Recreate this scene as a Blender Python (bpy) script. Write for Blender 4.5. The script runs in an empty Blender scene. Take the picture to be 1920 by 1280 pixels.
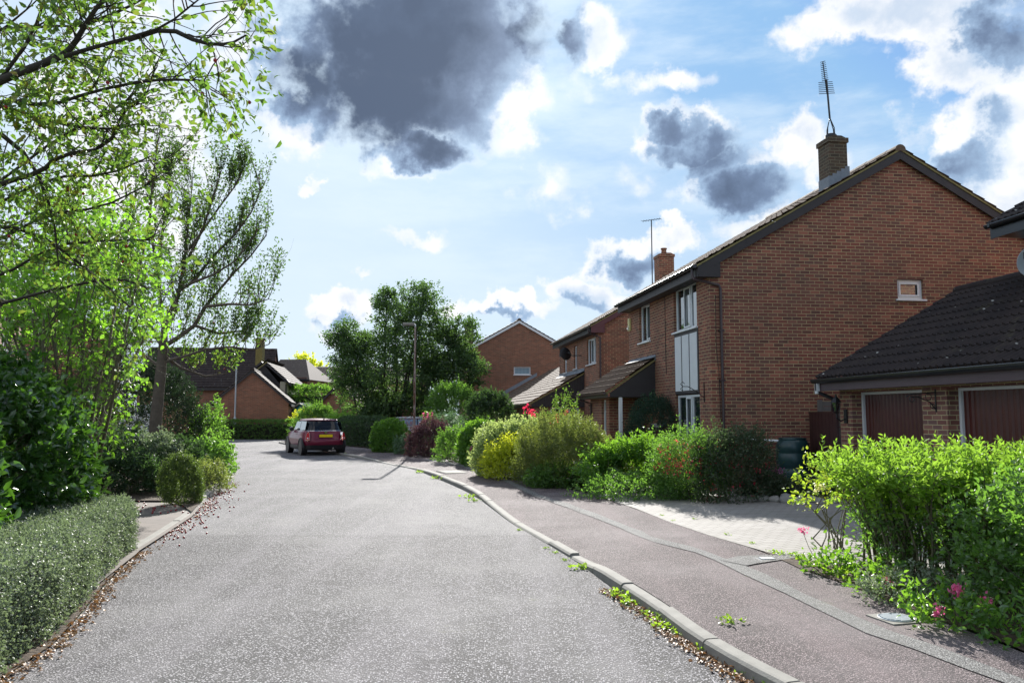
import bpy, math, random
import numpy as np
from mathutils import Matrix, Vector
R = math.radians
SC = bpy.context.scene; COL = SC.collection
# ------------------------------------------------------------------ camera, sky, sun, exposure
F = 1500.0; EYE = 1.6; TH = math.atan(135 / F)
cam = bpy.data.cameras.new('camera'); cam.lens = 36 * F / 1920; cam.sensor_width = 36; cam.clip_end = 2000; cam.clip_start = .05
cob = bpy.data.objects.new('camera', cam); COL.objects.link(cob)
cob.location = (0, 0, EYE); cob.rotation_euler = (R(90) + TH, 0, 0); SC.camera = cob
FW = np.array([0, math.cos(TH), math.sin(TH)]); UPV = np.array([0, -math.sin(TH), math.cos(TH)])
def ray(u, v): return np.array([1., 0, 0]) * (u - 960) / F + UPV * (640 - v) / F + FW
def G(u, v, z=0.):                      # point of the ground (height z) seen at u, v of the 1920 px photograph
    r = ray(u, v); return np.array([0, 0, EYE]) + r * (z - EYE) / r[2]
def D(u, v, Y):                         # point at distance Y
    r = ray(u, v); return np.array([0, 0, EYE]) + r * Y / r[1]
SC.view_settings.view_transform = 'Standard'; SC.view_settings.look = 'None'
SC.view_settings.exposure = 1.0; SC.view_settings.gamma = 1
SC.render.engine = 'CYCLES'; SC.cycles.use_denoising = True
SC.cycles.max_bounces = 8; SC.cycles.transparent_max_bounces = 8
SC.cycles.sample_clamp_indirect = 6
SUN_EL = R(26); SUN_AZ = R(-2.3)        # azimuth from +Y towards +X
sl = bpy.data.lights.new('sun', 'SUN'); sl.energy = 5.0; sl.angle = R(.6); sl.color = (1, .965, .91)
so = bpy.data.objects.new('sun', sl); COL.objects.link(so)
sd = Vector((math.sin(SUN_AZ) * math.cos(SUN_EL), math.cos(SUN_AZ) * math.cos(SUN_EL), math.sin(SUN_EL)))
so.rotation_euler = (-sd).to_track_quat('-Z', 'Y').to_euler(); so.location = (0, 0, 30)

class NT:                               # small node helper
    def __init__(s, tree): s.t = tree; s.n = tree.nodes; s.l = tree.links
    def __call__(s, kind, ins=None, **kw):
        nd = s.n.new(kind)
        for k, v in kw.items(): setattr(nd, k, v)
        for k, v in (ins or {}).items():
            if isinstance(v, bpy.types.NodeSocket): s.l.new(v, nd.inputs[k])
            else: nd.inputs[k].default_value = v
        return nd
    def m(s, op, a, b=0., c=0., clamp=False):
        nd = s.n.new('ShaderNodeMath'); nd.operation = op; nd.use_clamp = clamp
        for i, v in enumerate((a, b, c)):
            if isinstance(v, bpy.types.NodeSocket): s.l.new(v, nd.inputs[i])
            else: nd.inputs[i].default_value = v
        return nd.outputs[0]
    def vm(s, op, a, b=None, c=None, out=0):
        nd = s.n.new('ShaderNodeVectorMath'); nd.operation = op
        for i, v in enumerate((a, b, c)):
            if v is None: continue
            if isinstance(v, bpy.types.NodeSocket): s.l.new(v, nd.inputs[i])
            else: nd.inputs[i].default_value = v
        return nd.outputs[out]
    def mix(s, f, a, b, mode='MIX'):
        nd = s.n.new('ShaderNodeMix'); nd.data_type = 'RGBA'; nd.blend_type = mode
        for i, v in ((0, f), (6, a), (7, b)):
            if isinstance(v, bpy.types.NodeSocket): s.l.new(v, nd.inputs[i])
            else: nd.inputs[i].default_value = v if i == 0 else (*v[:3], 1)
        return nd.outputs[2]
    def ramp(s, f, stops, interp='LINEAR'):
        nd = s.n.new('ShaderNodeValToRGB'); nd.color_ramp.interpolation = interp
        e = nd.color_ramp.elements
        while len(e) < len(stops): e.new(.5)
        for i, (p, c) in enumerate(stops): e[i].position = p; e[i].color = (*c, 1) if len(c) == 3 else c
        s.l.new(f, nd.inputs[0]); return nd.outputs[0]
    def noise(s, vec, scale, detail=3, rough=.55, out=0, **k):
        return s('ShaderNodeTexNoise', {'Vector': vec, 'Scale': scale, 'Detail': detail, 'Roughness': rough}, **k).outputs[out]
    def mr(s, f, a, b, c=0., d=1., smooth=True):
        nd = s.n.new('ShaderNodeMapRange'); nd.interpolation_type = 'SMOOTHSTEP' if smooth else 'LINEAR'
        s.l.new(f, nd.inputs[0])
        for i, v in enumerate((a, b, c, d)): nd.inputs[i + 1].default_value = v
        return nd.outputs[0]

def azel(u, v):
    r = ray(u, v); r = r / np.linalg.norm(r); return math.atan2(r[0], r[1]), math.asin(r[2])
def make_world():
    w = bpy.data.worlds.new('World'); SC.world = w; w.use_nodes = True
    w.node_tree.nodes.clear(); n = NT(w.node_tree)
    sky = n('ShaderNodeTexSky', sky_type='NISHITA', sun_disc=False, sun_elevation=SUN_EL, sun_rotation=SUN_AZ, air_density=1.0, dust_density=.6, ozone_density=2.0)
    g = n('ShaderNodeTexCoord').outputs['Generated']
    sx = n('ShaderNodeSeparateXYZ', {0: g})
    az = n.m('ARCTAN2', sx.outputs[0], sx.outputs[1]); el = n.m('ARCSINE', sx.outputs[2])
    ae = n('ShaderNodeCombineXYZ', {0: az, 1: el, 2: 0.}).outputs[0]
    # billows: warp the cloud outlines with noise taken on the sky sphere
    n1 = n.noise(g, 9, 6, .62, out=1); n2 = n.noise(g, 34, 4, .6, out=1)
    wv = n.vm('ADD', n.vm('MULTIPLY', n.vm('SUBTRACT', n1, (.5, .5, .5)), (.11, .09, 0)), n.vm('MULTIPLY', n.vm('SUBTRACT', n2, (.5, .5, .5)), (.045, .045, 0)))
    p = n.vm('ADD', ae, wv)
    def field(blobs):
        acc = None
        for (u, v, ru, rv, wt) in blobs:
            a, e = azel(u, v); ia = F / ru; ie = F / rv
            d = n.vm('LENGTH', n.vm('MULTIPLY_ADD', p, (ia, ie, 0), (-a * ia, -e * ie, 0)), out=1)
            f = n.mr(d, 0, 1.25, wt, 0, True)
            acc = f if acc is None else n.m('MAXIMUM', acc, f)
        return acc
    cl = [(770, 105, 400, 235, 1), (780, 300, 150, 70, 1), (560, 225, 130, 90, 1), (960, 190, 120, 80, .9), (1110, 50, 110, 90, .95), (470, 70, 110, 120, .8),
          (240, 270, 240, 330, .75), (1710, 15, 260, 70, 1), (1830, 100, 160, 90, 1), (1870, 240, 120, 120, .95), (1890, 340, 150, 90, .9),
          (1290, 255, 125, 65, 1), (1390, 340, 130, 95, 1), (1490, 255, 90, 65, .95), (1550, 310, 60, 60, .8), (1180, 485, 80, 60, .95), (1260, 440, 80, 45, .95),
          (1110, 555, 110, 45, .95), (960, 585, 160, 32, .85), (640, 585, 95, 42, .9), (600, 620, 70, 50, .7), (575, 345, 45, 20, .6), (690, 517, 45, 16, .55), (770, 452, 110, 26, .5),
          (1400, 420, 170, 60, .6), (1250, 150, 220, 40, .42), (1050, 350, 330, 80, .4), (1700, 250, 110, 60, .42), (1620, 230, 110, 80, .35)]
    dk = [(760, 70, 330, 190, 1), (740, 190, 240, 140, 1), (790, 290, 110, 62, .95), (570, 140, 130, 110, .9), (1020, 60, 110, 100, .85), (1325, 285, 135, 75, .60), (1405, 355, 130, 68, .62), (1270, 240, 90, 40, .5),
          (1205, 490, 75, 45, .5), (1900, 55, 80, 100, .5), (1830, 300, 70, 60, .45), (630, 602, 90, 20, .38), (1105, 573, 80, 26, .38), (1870, 230, 50, 60, .4), (950, 600, 90, 16, .4)]
    fc = field(cl); fd = field(dk)
    # the rest of the sky (out of the photograph's view) carries broken cloud
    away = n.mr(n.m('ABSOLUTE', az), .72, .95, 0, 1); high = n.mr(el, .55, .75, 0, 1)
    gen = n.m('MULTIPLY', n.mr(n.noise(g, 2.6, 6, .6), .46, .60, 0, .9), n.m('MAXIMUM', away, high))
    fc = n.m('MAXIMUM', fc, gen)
    tex = n.noise(g, 9, 6, .6); fine = n.noise(g, 36, 5, .6)
    t2 = n.m('MULTIPLY_ADD', fine, .45, n.m('MULTIPLY', tex, 1.1))
    vo = n('ShaderNodeTexVoronoi', {'Vector': n.vm('ADD', g, n.vm('MULTIPLY', n2, (.03, .03, .03))), 'Scale': 17., 'Smoothness': .6}, feature='SMOOTH_F1').outputs[0]
    vo2 = n('ShaderNodeTexVoronoi', {'Vector': n.vm('ADD', g, n.vm('MULTIPLY', n2, (.02, .02, .02))), 'Scale': 44., 'Smoothness': .5}, feature='SMOOTH_F1').outputs[0]
    puff = n.m('MULTIPLY_ADD', vo2, -.35, n.m('MULTIPLY_ADD', vo, -.8, .46))
    dens = n.m('ADD', n.m('MULTIPLY_ADD', puff, .55, fc), n.m('MULTIPLY', n.m('SUBTRACT', t2, .77), .55))
    alpha = n.mr(dens, .20, .56, 0, 1)
    thin = n.mr(n.noise(n.vm('MULTIPLY', g, (1.2, 1.2, 4.5)), 3.4, 6, .62), .36, .68, .0, .62)
    haze = n.mr(el, -.02, .42, .92, .0)
    left = n.mr(az, .30, -.35, .12, .80)          # the sky pales towards the hidden sun and beyond it
    veil = n.m('SUBTRACT', 1., n.m('MULTIPLY', n.m('MULTIPLY', n.m('SUBTRACT', 1., thin), n.m('SUBTRACT', 1., haze)), n.m('SUBTRACT', 1., left)))
    base = n.vm('MINIMUM', n.vm('MULTIPLY', sky.outputs[0], (.060 * .60, .060 * 1.0, .060 * 1.35)), (.16, .325, .55))
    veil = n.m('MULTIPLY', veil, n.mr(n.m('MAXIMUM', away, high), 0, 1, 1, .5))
    veiled = n.mix(veil, base, (.50, .585, .66))
    dark = n.m('ADD', fd, n.m('MULTIPLY', n.m('SUBTRACT', t2, .77), .55))
    shade = n.mr(dark, .0, .95, 0, 1)
    soft = n.m('MULTIPLY', n.mr(n.m('MULTIPLY_ADD', puff, -.9, n.noise(g, 12, 6, .6)), .36, .74, 0, .85), n.mr(dens, .5, .95, .25, 1.))
    white = n.mix(soft, (.66, .665, .68), (.36, .44, .55))
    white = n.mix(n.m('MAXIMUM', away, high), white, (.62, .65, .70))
    body = n.ramp(n.m('ADD', shade, n.m('MULTIPLY', n.m('SUBTRACT', n.noise(g, 8, 5, .6), .5), .5)), [(0, (.52, .60, .69)), (.3, (.24, .335, .47)), (.62, (.125, .175, .27)), (1., (.066, .092, .145))])
    ccol = n.mix(n.mr(shade, 0, .30, 0, 1), white, body)
    skyc = n.mix(alpha, veiled, ccol)
    # the glow round the sun behind the cloud
    dt = n.vm('DOT_PRODUCT', g, tuple(sd), out=1)
    glow = n.m('MULTIPLY', n.m('POWER', n.m('MAXIMUM', dt, 0), 60), .10)
    gl = n.m('MULTIPLY', glow, n.m('SUBTRACT', 1., n.m('MULTIPLY', shade, .85)))
    fin = n.vm('ADD', skyc, n.vm('SCALE', (1, .97, .9)))
    sc_ = fin.node.inputs[1].links[0].from_node; n.l.new(gl, sc_.inputs['Scale'])
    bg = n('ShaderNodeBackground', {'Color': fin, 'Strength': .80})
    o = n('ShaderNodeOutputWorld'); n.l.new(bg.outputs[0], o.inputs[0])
    w.cycles.sampling_method = 'MANUAL'; w.cycles.sample_map_resolution = 512
make_world()

# ------------------------------------------------------------------ objects helpers
def tag(o, label=None, cat=None, group=None, kind=None):
    if label: o['label'] = label
    if cat: o['category'] = cat
    if group: o['group'] = group
    if kind: o['kind'] = kind
    return o
def thing(name, label, cat, loc=(0, 0, 0), rz=0., group=None):
    o = bpy.data.objects.new(name, None); COL.objects.link(o); o.location = loc; o.rotation_euler = (0, 0, rz)
    o.empty_display_size = .3; return tag(o, label, cat, group)
def link(name, me, mat, parent=None):
    o = bpy.data.objects.new(name, me); COL.objects.link(o)
    if mat: me.materials.append(mat)
    if parent: o.parent = parent
    return o
class MB:
    def __init__(s, M=None): s.v = []; s.f = []; s.M = M
    def add(s, vs, fs):
        b = len(s.v); flip = False
        if s.M is not None:
            vs = [tuple(s.M @ Vector(p)) for p in vs]; flip = s.M.to_3x3().determinant() < 0
        s.v += [tuple(p) for p in vs]
        s.f += [tuple(b + i for i in (f[::-1] if flip else f)) for f in fs]
        return s
    def box(s, x0, x1, y0, y1, z0, z1):
        return s.add([(x0, y0, z0), (x1, y0, z0), (x1, y1, z0), (x0, y1, z0), (x0, y0, z1), (x1, y0, z1), (x1, y1, z1), (x0, y1, z1)],
                     [(0, 3, 2, 1), (4, 5, 6, 7), (0, 1, 5, 4), (1, 2, 6, 5), (2, 3, 7, 6), (3, 0, 4, 7)])
    def quad(s, a, b, c, d): return s.add([a, b, c, d], [(0, 1, 2, 3)])
    def poly(s, pts): return s.add(pts, [tuple(range(len(pts)))])
    def prism(s, pts, ax, t0, t1):      # extrude a polygon (2D in the other two axes) along axis ax
        def mk(p, t): q = list(p); q.insert(ax, t); return tuple(q)
        n = len(pts); vs = [mk(p, t0) for p in pts] + [mk(p, t1) for p in pts]
        fs = [tuple(range(n))[::-1], tuple(range(n, 2 * n))] + [(i, (i + 1) % n, n + (i + 1) % n, n + i) for i in range(n)]
        return s.add(vs, fs)
    def tube(s, pts, rad, k=8, cap=True):
        pts = [Vector(p) for p in pts]; n = len(pts)
        if not hasattr(rad, '__len__'): rad = [rad] * n
        vs = []; up = Vector((0, 0, 1))
        for i, p in enumerate(pts):
            d = (pts[min(i + 1, n - 1)] - pts[max(i - 1, 0)]).normalized()
            a = d.cross(up if abs(d.z) < .95 else Vector((1, 0, 0))).normalized(); b = d.cross(a)
            for j in range(k):
                t = 2 * math.pi * j / k; vs.append(p + (a * math.cos(t) + b * math.sin(t)) * rad[i])
        fs = [(i * k + j, i * k + (j + 1) % k, (i + 1) * k + (j + 1) % k, (i + 1) * k + j) for i in range(n - 1) for j in range(k)]
        if cap: fs += [tuple(range(k))[::-1], tuple((n - 1) * k + j for j in range(k))]
        return s.add(vs, fs)
    def lathe(s, c, prof, k=16, axis=2, sx=1):
        vs = []
        for r, h in prof:
            for j in range(k):
                t = 2 * math.pi * j / k; q = [r * math.cos(t) * sx, r * math.sin(t)]; q.insert(axis, h); vs.append((c[0] + q[0], c[1] + q[1], c[2] + q[2]))
        n = len(prof)
        fs = [(i * k + j, i * k + (j + 1) % k, (i + 1) * k + (j + 1) % k, (i + 1) * k + j) for i in range(n - 1) for j in range(k)]
        fs += [tuple(range(k))[::-1], tuple((n - 1) * k + j for j in range(k))]
        return s.add(vs, fs)
    def obj(s, name, mat, parent=None, smooth=False, bevel=0):
        me = bpy.data.meshes.new(name); me.from_pydata(s.v, [], s.f)
        if smooth: me.shade_smooth()
        o = link(name, me, mat, parent)
        if smooth == 'auto':
            me.set_sharp_from_angle(angle=R(40))
        if bevel:
            b = o.modifiers.new('b', 'BEVEL'); b.width = bevel; b.segments = 2; b.limit_method = 'ANGLE'
        return o
def struct(mb, name, mat, kind='structure', **k): o = mb.obj(name, mat, **k); o['kind'] = kind; return o

# ------------------------------------------------------------------ materials
def newmat(name):
    m = bpy.data.materials.new(name); m.use_nodes = True; m.node_tree.nodes.clear(); n = NT(m.node_tree)
    o = n('ShaderNodeOutputMaterial'); return m, n, o
def pbsdf(n, o, col, rough=.6, bump=None, bs=.3, bd=.01, **k):
    b = n('ShaderNodeBsdfPrincipled', {'Base Color': col if isinstance(col, bpy.types.NodeSocket) else (*col, 1), 'Roughness': rough, **k})
    if bump is not None:
        bn = n('ShaderNodeBump', {'Height': bump, 'Strength': bs, 'Distance': bd}); n.l.new(bn.outputs[0], b.inputs['Normal'])
    n.l.new(b.outputs[0], o.inputs[0]); return b
def plain(name, col, rough=.6, var=.15, scale=6, bs=.1, metallic=0., coat=0., spec=.5):
    m, n, o = newmat(name); g = n('ShaderNodeTexCoord').outputs['Object']
    f = n.noise(g, scale, 5); f2 = n.noise(g, scale * 9, 3)
    c = n.mix(n.m('MULTIPLY_ADD', f, .7, n.m('MULTIPLY', f2, .3)), tuple(max(0, x * (1 - var * 2)) for x in col), tuple(min(1, x * (1 + var * 2)) for x in col))
    pbsdf(n, o, c, rough, bump=f2, bs=bs, bd=.004, **{'Metallic': metallic, 'Coat Weight': coat, 'Coat Roughness': .05, 'Specular IOR Level': spec}); return m
def brick_mat(name, pal, mortar=(.34, .27, .15), dirt=.35):
    m, n, o = newmat(name); g = n('ShaderNodeTexCoord').outputs['Object']
    s = n('ShaderNodeSeparateXYZ', {0: g}); x = n.m('ADD', s.outputs[0], s.outputs[1]); z = s.outputs[2]
    row = n.m('FLOOR', n.m('DIVIDE', z, .075)); off = n.m('MULTIPLY', n.m('FLOORED_MODULO', row, 2.), .5)
    xo = n.m('ADD', n.m('DIVIDE', x, .225), off); col = n.m('FLOOR', xo)
    fx = n.m('FRACT', xo); fz = n.m('FRACT', n.m('DIVIDE', z, .075))
    jx = n.m('MINIMUM', fx, n.m('SUBTRACT', 1., fx)); jz = n.m('MINIMUM', fz, n.m('SUBTRACT', 1., fz))
    wob = n.m('MULTIPLY', n.m('SUBTRACT', n.noise(g, 60, 2), .5), .004)
    e = n.m('MINIMUM', n.m('MULTIPLY', jx, .225), n.m('MULTIPLY', jz, .075))
    br = n.mr(n.m('ADD', e, wob), .0050, .0078, 0, 1)
    wn = n('ShaderNodeTexWhiteNoise', {'Vector': n('ShaderNodeCombineXYZ', {0: col, 1: row, 2: 3.}).outputs[0]}, noise_dimensions='3D')
    c = n.ramp(wn.outputs[0], [(0, pal[0]), (.25, pal[1]), (.5, pal[2]), (.75, pal[3]), (.97, pal[4])])
    big = n.noise(g, .6, 4); med = n.noise(g, 14, 4)
    c = n.mix(n.m('MULTIPLY', med, .35), c, tuple(q * .55 for q in pal[2]))
    mo = n.mix(n.noise(g, 4, 3), mortar, tuple(q * .7 for q in mortar))
    c = n.mix(br, mo, c)
    c = n.mix(n.mr(big, .35, .75, 0, dirt), c, (.07, .055, .045))
    stv = n.m('MULTIPLY', n.mr(n.noise(n.vm('MULTIPLY', g, (2.2, 2.2, .22)), 1.6, 4, .6), .50, .72, 0, .30), n.mr(n.noise(g, .35, 3), .42, .60)); c = n.mix(stv, c, (.075, .06, .05))
    eff = n.m('MULTIPLY', n.mr(n.noise(g, .8, 5, .7), .60, .74, 0, .22), br); c = n.mix(eff, c, (.42, .30, .24))
    lowz = n.m('MULTIPLY', n.mr(n.m('ADD', z, n.m('MULTIPLY', n.noise(g, 3, 3), .5)), .2, .7, .45, 0), 1.)
    c = n.mix(lowz, c, (.06, .06, .05))
    h = n.m('MULTIPLY_ADD', br, 1., n.m('MULTIPLY', n.noise(g, 90, 3), .4))
    pbsdf(n, o, c, .85, bump=h, bs=.6, bd=.006); return m
def tile_mat(name, c1, c2, spot=.06):
    m, n, o = newmat(name); g = n('ShaderNodeTexCoord').outputs['Object']
    a = n.noise(g, 2.2, 5); b = n.noise(g, 38, 4); v = n('ShaderNodeTexVoronoi', {'Vector': g, 'Scale': 5.})
    c = n.mix(n.mr(a, .3, .7), c1, c2); c = n.mix(n.m('MULTIPLY', b, .6), c, tuple(q * .45 for q in c1))
    c = n.mix(n.mr(n.noise(g, 1.3, 6, .7), .55, .8, 0, .4), c, (.14, .13, .07))
    sp = n.m('MULTIPLY', n.mr(v.outputs[0], .16, .07), n.mr(n.noise(g, 2.5, 3), .50, .56))
    c = n.mix(n.m('MULTIPLY', sp, .8), c, (.5, .5, .46))
    pbsdf(n, o, c, .80, bump=b, bs=.35, bd=.006, **{'Specular IOR Level': .22}); return m
def leaf_mat(name, cols, trans=(.22, .42, .03), tf=.45, gloss=.12, rough=.48):
    cols = [tuple(min(.85, q * 1.3) for q in c_) for c_ in cols]; trans = tuple(min(.88, q * 1.25) for q in trans); tf = min(.6, tf + .05)
    m, n, o = newmat(name)
    at = n('ShaderNodeAttribute', attribute_name='rnd').outputs['Fac']
    k = len(cols); c = n.ramp(at, [(i / max(1, k - 1), q) for i, q in enumerate(cols)])
    d = n('ShaderNodeBsdfDiffuse', {'Color': c})
    hue = n.mix(.5, c, trans); tc = n.mix(.55, hue, trans)
    t = n('ShaderNodeBsdfTranslucent', {'Color': tc})
    gl = n('ShaderNodeBsdfGlossy', {'Color': (1, 1, 1, 1), 'Roughness': rough})
    fr = n('ShaderNodeFresnel', {'IOR': 1.45})
    a = n('ShaderNodeMixShader', {0: tf, 1: d.outputs[0], 2: t.outputs[0]})
    b = n('ShaderNodeMixShader', {0: n.m('MULTIPLY_ADD', n.m('MINIMUM', fr.outputs[0], .25), gloss * 1.5, gloss * .25), 1: a.outputs[0], 2: gl.outputs[0]})
    n.l.new(b.outputs[0], o.inputs[0]); return m

PALW = [(.080, .028, .020), (.13, .042, .028), (.19, .058, .036), (.105, .050, .036), (.28, .085, .050)]
M = {}
M['brick'] = brick_mat('brick', [(.120, .050, .040), (.225, .076, .055), (.285, .090, .062), (.165, .078, .062), (.40, .145, .095)], mortar=(.52, .41, .22))
M['brick_far'] = brick_mat('brick_far', [(.19, .075, .052), (.26, .10, .064), (.31, .12, .075), (.22, .10, .07), (.38, .15, .095)], mortar=(.38, .28, .17), dirt=.2)
M['brick_garage'] = brick_mat('brick_garage', [(.13, .065, .06), (.23, .09, .07), (.30, .12, .085), (.20, .11, .10), (.40, .18, .12)], mortar=(.60, .50, .28))
M['brick_chim'] = brick_mat('brick_chim', [(.055, .045, .03), (.085, .055, .035), (.10, .06, .038), (.075, .06, .04), (.12, .08, .045)], mortar=(.2, .18, .12))
M['tile_brown'] = tile_mat('tile_brown', (.15, .105, .075), (.21, .15, .11))
M['tile_dark'] = tile_mat('tile_dark', (.032, .026, .027), (.055, .042, .040))
M['tile_far'] = tile_mat('tile_far', (.042, .030, .028), (.062, .045, .040))
M['verge'] = plain('verge_mortar', (.21, .18, .075), .9, .35, 8, .4)
M['lead'] = plain('lead_flashing', (.20, .23, .27), .7, .25, 9, .3)
M['darkwood'] = plain('dark_stained_board', (.030, .026, .028), .55, .3, 5, .2)
M['maroonwood'] = plain('maroon_board', (.10, .035, .045), .5, .2, 5, .15)
M['fascia_g'] = plain('garage_fascia', (.085, .058, .068), .5, .15, 5, .1)
M['gutter'] = plain('black_gutter', (.018, .020, .024), .28, .2, 5, .05)
M['gutter_br'] = plain('brown_gutter', (.055, .035, .038), .3, .2, 5, .05)
M['upvc'] = plain('white_upvc', (.74, .77, .80), .35, .03, 3, .02)
M['whitepaint'] = plain('white_render', (.70, .73, .76), .8, .06, 4, .2)
M['cream'] = plain('cream_render', (.62, .56, .42), .8, .06, 4, .2)
M['garagedoor'] = plain('brown_garage_door', (.085, .020, .017), .32, .25, 4, .05)
M['gate'] = plain('maroon_gate', (.050, .018, .020), .5, .2, 6, .15)
M['black'] = plain('black_iron', (.012, .012, .014), .45, .2, 10, .1)
M['butt'] = plain('green_plastic', (.012, .045, .050), .32, .15, 5, .05)
M['greymetal'] = plain('galvanised', (.42, .46, .50), .5, .1, 6, .05, metallic=.4)
M['stone'] = plain('rockery_stone', (.30, .29, .27), .9, .3, 7, .8)
M['fencewood'] = plain('grey_fence_wood', (.17, .155, .145), .85, .25, 5, .4)
M['concrete'] = plain('concrete', (.25, .24, .215), .9, .25, 9, .6)
M['bark'] = plain('bark', (.11, .085, .065), .9, .35, 12, .8)
M['bark_dark'] = plain('bark_dark', (.045, .036, .030), .9, .3, 12, .8)
M['stem'] = plain('stem_green_brown', (.13, .12, .07), .8, .3, 12, .4)
M['teal'] = plain('teal_paint', (.04, .30, .36), .6, .1, 5, .1)
M['plaster_yel'] = plain('cream_plastic', (.62, .58, .26), .4, .05, 5, .02)
def rusty():
    m, n, o = newmat('rusty_column'); g = n('ShaderNodeTexCoord').outputs['Object']
    f = n.mr(n.noise(n.vm('MULTIPLY', g, (6, 6, 1.1)), 2.2, 5, .65), .44, .56)
    c = n.mix(f, (.30, .25, .23), (.115, .048, .03)); pbsdf(n, o, c, .8, bump=n.noise(g, 60, 3), bs=.3); return m
M['rust'] = rusty()
def glass(name, col=(.015, .022, .028), spec=1.0, rough=.03, ior=1.9, coat=.5):
    m, n, o = newmat(name); g = n('ShaderNodeTexCoord').outputs['Object']
    w = n.noise(g, 1.6, 2)
    pbsdf(n, o, col, rough, bump=w, bs=.04, bd=.02, **{'IOR': ior, 'Specular IOR Level': spec, 'Coat Weight': coat}); return m
M['glass'] = glass('window_glass'); M['glass_teal'] = glass('window_glass_teal', (.05, .12, .13))
M['carglass'] = glass('car_glass', (.008, .010, .014), .5, .05, 1.45, 0.)
M['blind'] = None
def blind():
    m, n, o = newmat('vertical_blind_glass'); g = n('ShaderNodeTexCoord').outputs['Object']; s = n('ShaderNodeSeparateXYZ', {0: g})
    f = n.mr(n.m('ABSOLUTE', n.m('SUBTRACT', n.m('FRACT', n.m('MULTIPLY', n.m('ADD', s.outputs[0], s.outputs[1]), 11.)), .5)), .1, .4)
    pbsdf(n, o, n.mix(f, (.10, .22, .30), (.26, .42, .50)), .1); return m
M['blind'] = blind()
def paint(name, col):
    m, n, o = newmat(name); pbsdf(n, o, col, .40, **{'Metallic': .1, 'Coat Weight': .45, 'Coat Roughness': .08, 'Specular IOR Level': .3}); return m
M['maroonpaint'] = paint('maroon_car_paint', (.16, .010, .035)); M['redpaint'] = paint('red_car_paint', (.45, .02, .02))
M['silverpaint'] = paint('pale_car_paint', (.50, .54, .58)); M['greypaint'] = paint('dark_grey_car_paint', (.16, .18, .20))
M['rubber'] = plain('tyre_rubber', (.015, .015, .016), .8, .2, 10, .2)
M['alloy'] = plain('alloy_wheel', (.45, .46, .48), .3, .05, 6, .02, metallic=.8)
M['trim'] = plain('black_car_trim', (.018, .018, .02), .55, .1, 6, .05)
M['chrome'] = plain('chrome', (.7, .7, .72), .12, .02, 6, .0, metallic=1.)
M['tail'] = plain('tail_lamp_red', (.50, .012, .03), .2, .1, 20, .05, coat=1.)
M['plate'] = plain('yellow_plate', (.85, .62, .0), .4, .01, 3, 0)

def chip_mat(name, dk, lt, scale, tint=(.4, .4, .4), patch=.3, wear=(.5, .48, .45), stripe=None):
    m, n, o = newmat(name); g = n('ShaderNodeTexCoord').outputs['Object']
    v = n('ShaderNodeTexVoronoi', {'Vector': g, 'Scale': float(scale), 'Randomness': 1.})
    v2 = n('ShaderNodeTexVoronoi', {'Vector': g, 'Scale': scale * 2.1})
    sc = n('ShaderNodeSeparateColor', {0: v.outputs[1]}); sc2 = n('ShaderNodeSeparateColor', {0: v2.outputs[1]})
    f = n.mr(n.m('MULTIPLY_ADD', sc.outputs[0], .65, n.m('MULTIPLY', sc2.outputs[1], .35)), .30, .80)
    gap = n.mr(v.outputs[0], .30, .62, 1, 0)
    c = n.mix(f, dk, lt)
    c = n.mix(n.m('MULTIPLY', sc2.outputs[2], .25), c, tint)
    c = n.mix(n.m('SUBTRACT', 1., gap), c, tuple(q * .30 for q in dk))
    trk = n.mr(n.noise(n.vm('MULTIPLY', g, (1.4, .12, 1)), 1.1, 3), .45, .62, 0, .22); c = n.mix(trk, c, tuple(q * 1.1 for q in tint))
    ck = n('ShaderNodeTexVoronoi', {'Vector': n.vm('ADD', g, n.vm('MULTIPLY', n.noise(g, 2.2, 4, out=1), (.8, .8, 0))), 'Scale': .42}, feature='DISTANCE_TO_EDGE').outputs[0]
    c = n.mix(n.m('MULTIPLY', n.mr(ck, .0, .012, .55, 0), n.mr(n.noise(g, .35, 2), .48, .56)), c, tuple(q * .5 for q in dk))
    big = n.noise(g, .55, 6, .62); mid = n.noise(g, 3.2, 5, .6)
    c = n.mix(n.mr(big, .42, .66, 0, patch), c, wear)
    c = n.mix(n.mr(mid, .52, .75, 0, .28), c, tuple(q * .5 for q in dk))
    moss = n.m('MULTIPLY', n.mr(n.noise(g, 1.1, 5, .7), .62, .72, 0, .35), n.mr(n.noise(g, 9, 3), .45, .6))
    c = n.mix(moss, c, (.16, .17, .08))
    if stripe is not None:      # two surfacings meet in a straight joint across the carriageway
        yy = n('ShaderNodeSeparateXYZ', {0: g}).outputs[1]; yw = n.m('ADD', yy, n.m('MULTIPLY', n.noise(g, 3, 3), .05))
        c = n.mix(n.mr(yw, stripe, stripe + .06, 0, .09), c, (.50, .49, .49)); c = n.mix(n.mr(n.m('ABSOLUTE', n.m('SUBTRACT', yw, stripe)), .0, .03, .45, 0), c, (.09, .085, .085))
    h = n.m('MULTIPLY_ADD', gap, .8, n.m('MULTIPLY', f, .6))
    pbsdf(n, o, c, .85, bump=h, bs=.8, bd=.008, **{'Specular IOR Level': .3}); return m
M['road'] = chip_mat('road_chippings', (.080, .077, .081), (.57, .55, .565), 70, (.27, .25, .27), wear=(.30, .29, .285), stripe=G(600, 1003)[1])
M['path'] = chip_mat('footway_asphalt', (.110, .084, .085), (.54, .44, .44), 100, (.27, .20, .205), wear=(.31, .27, .27), patch=.4)
M['trench'] = chip_mat('trench_asphalt', (.24, .235, .23), (.60, .59, .57), 110, (.3, .3, .3), wear=(.36, .35, .33))
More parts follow.
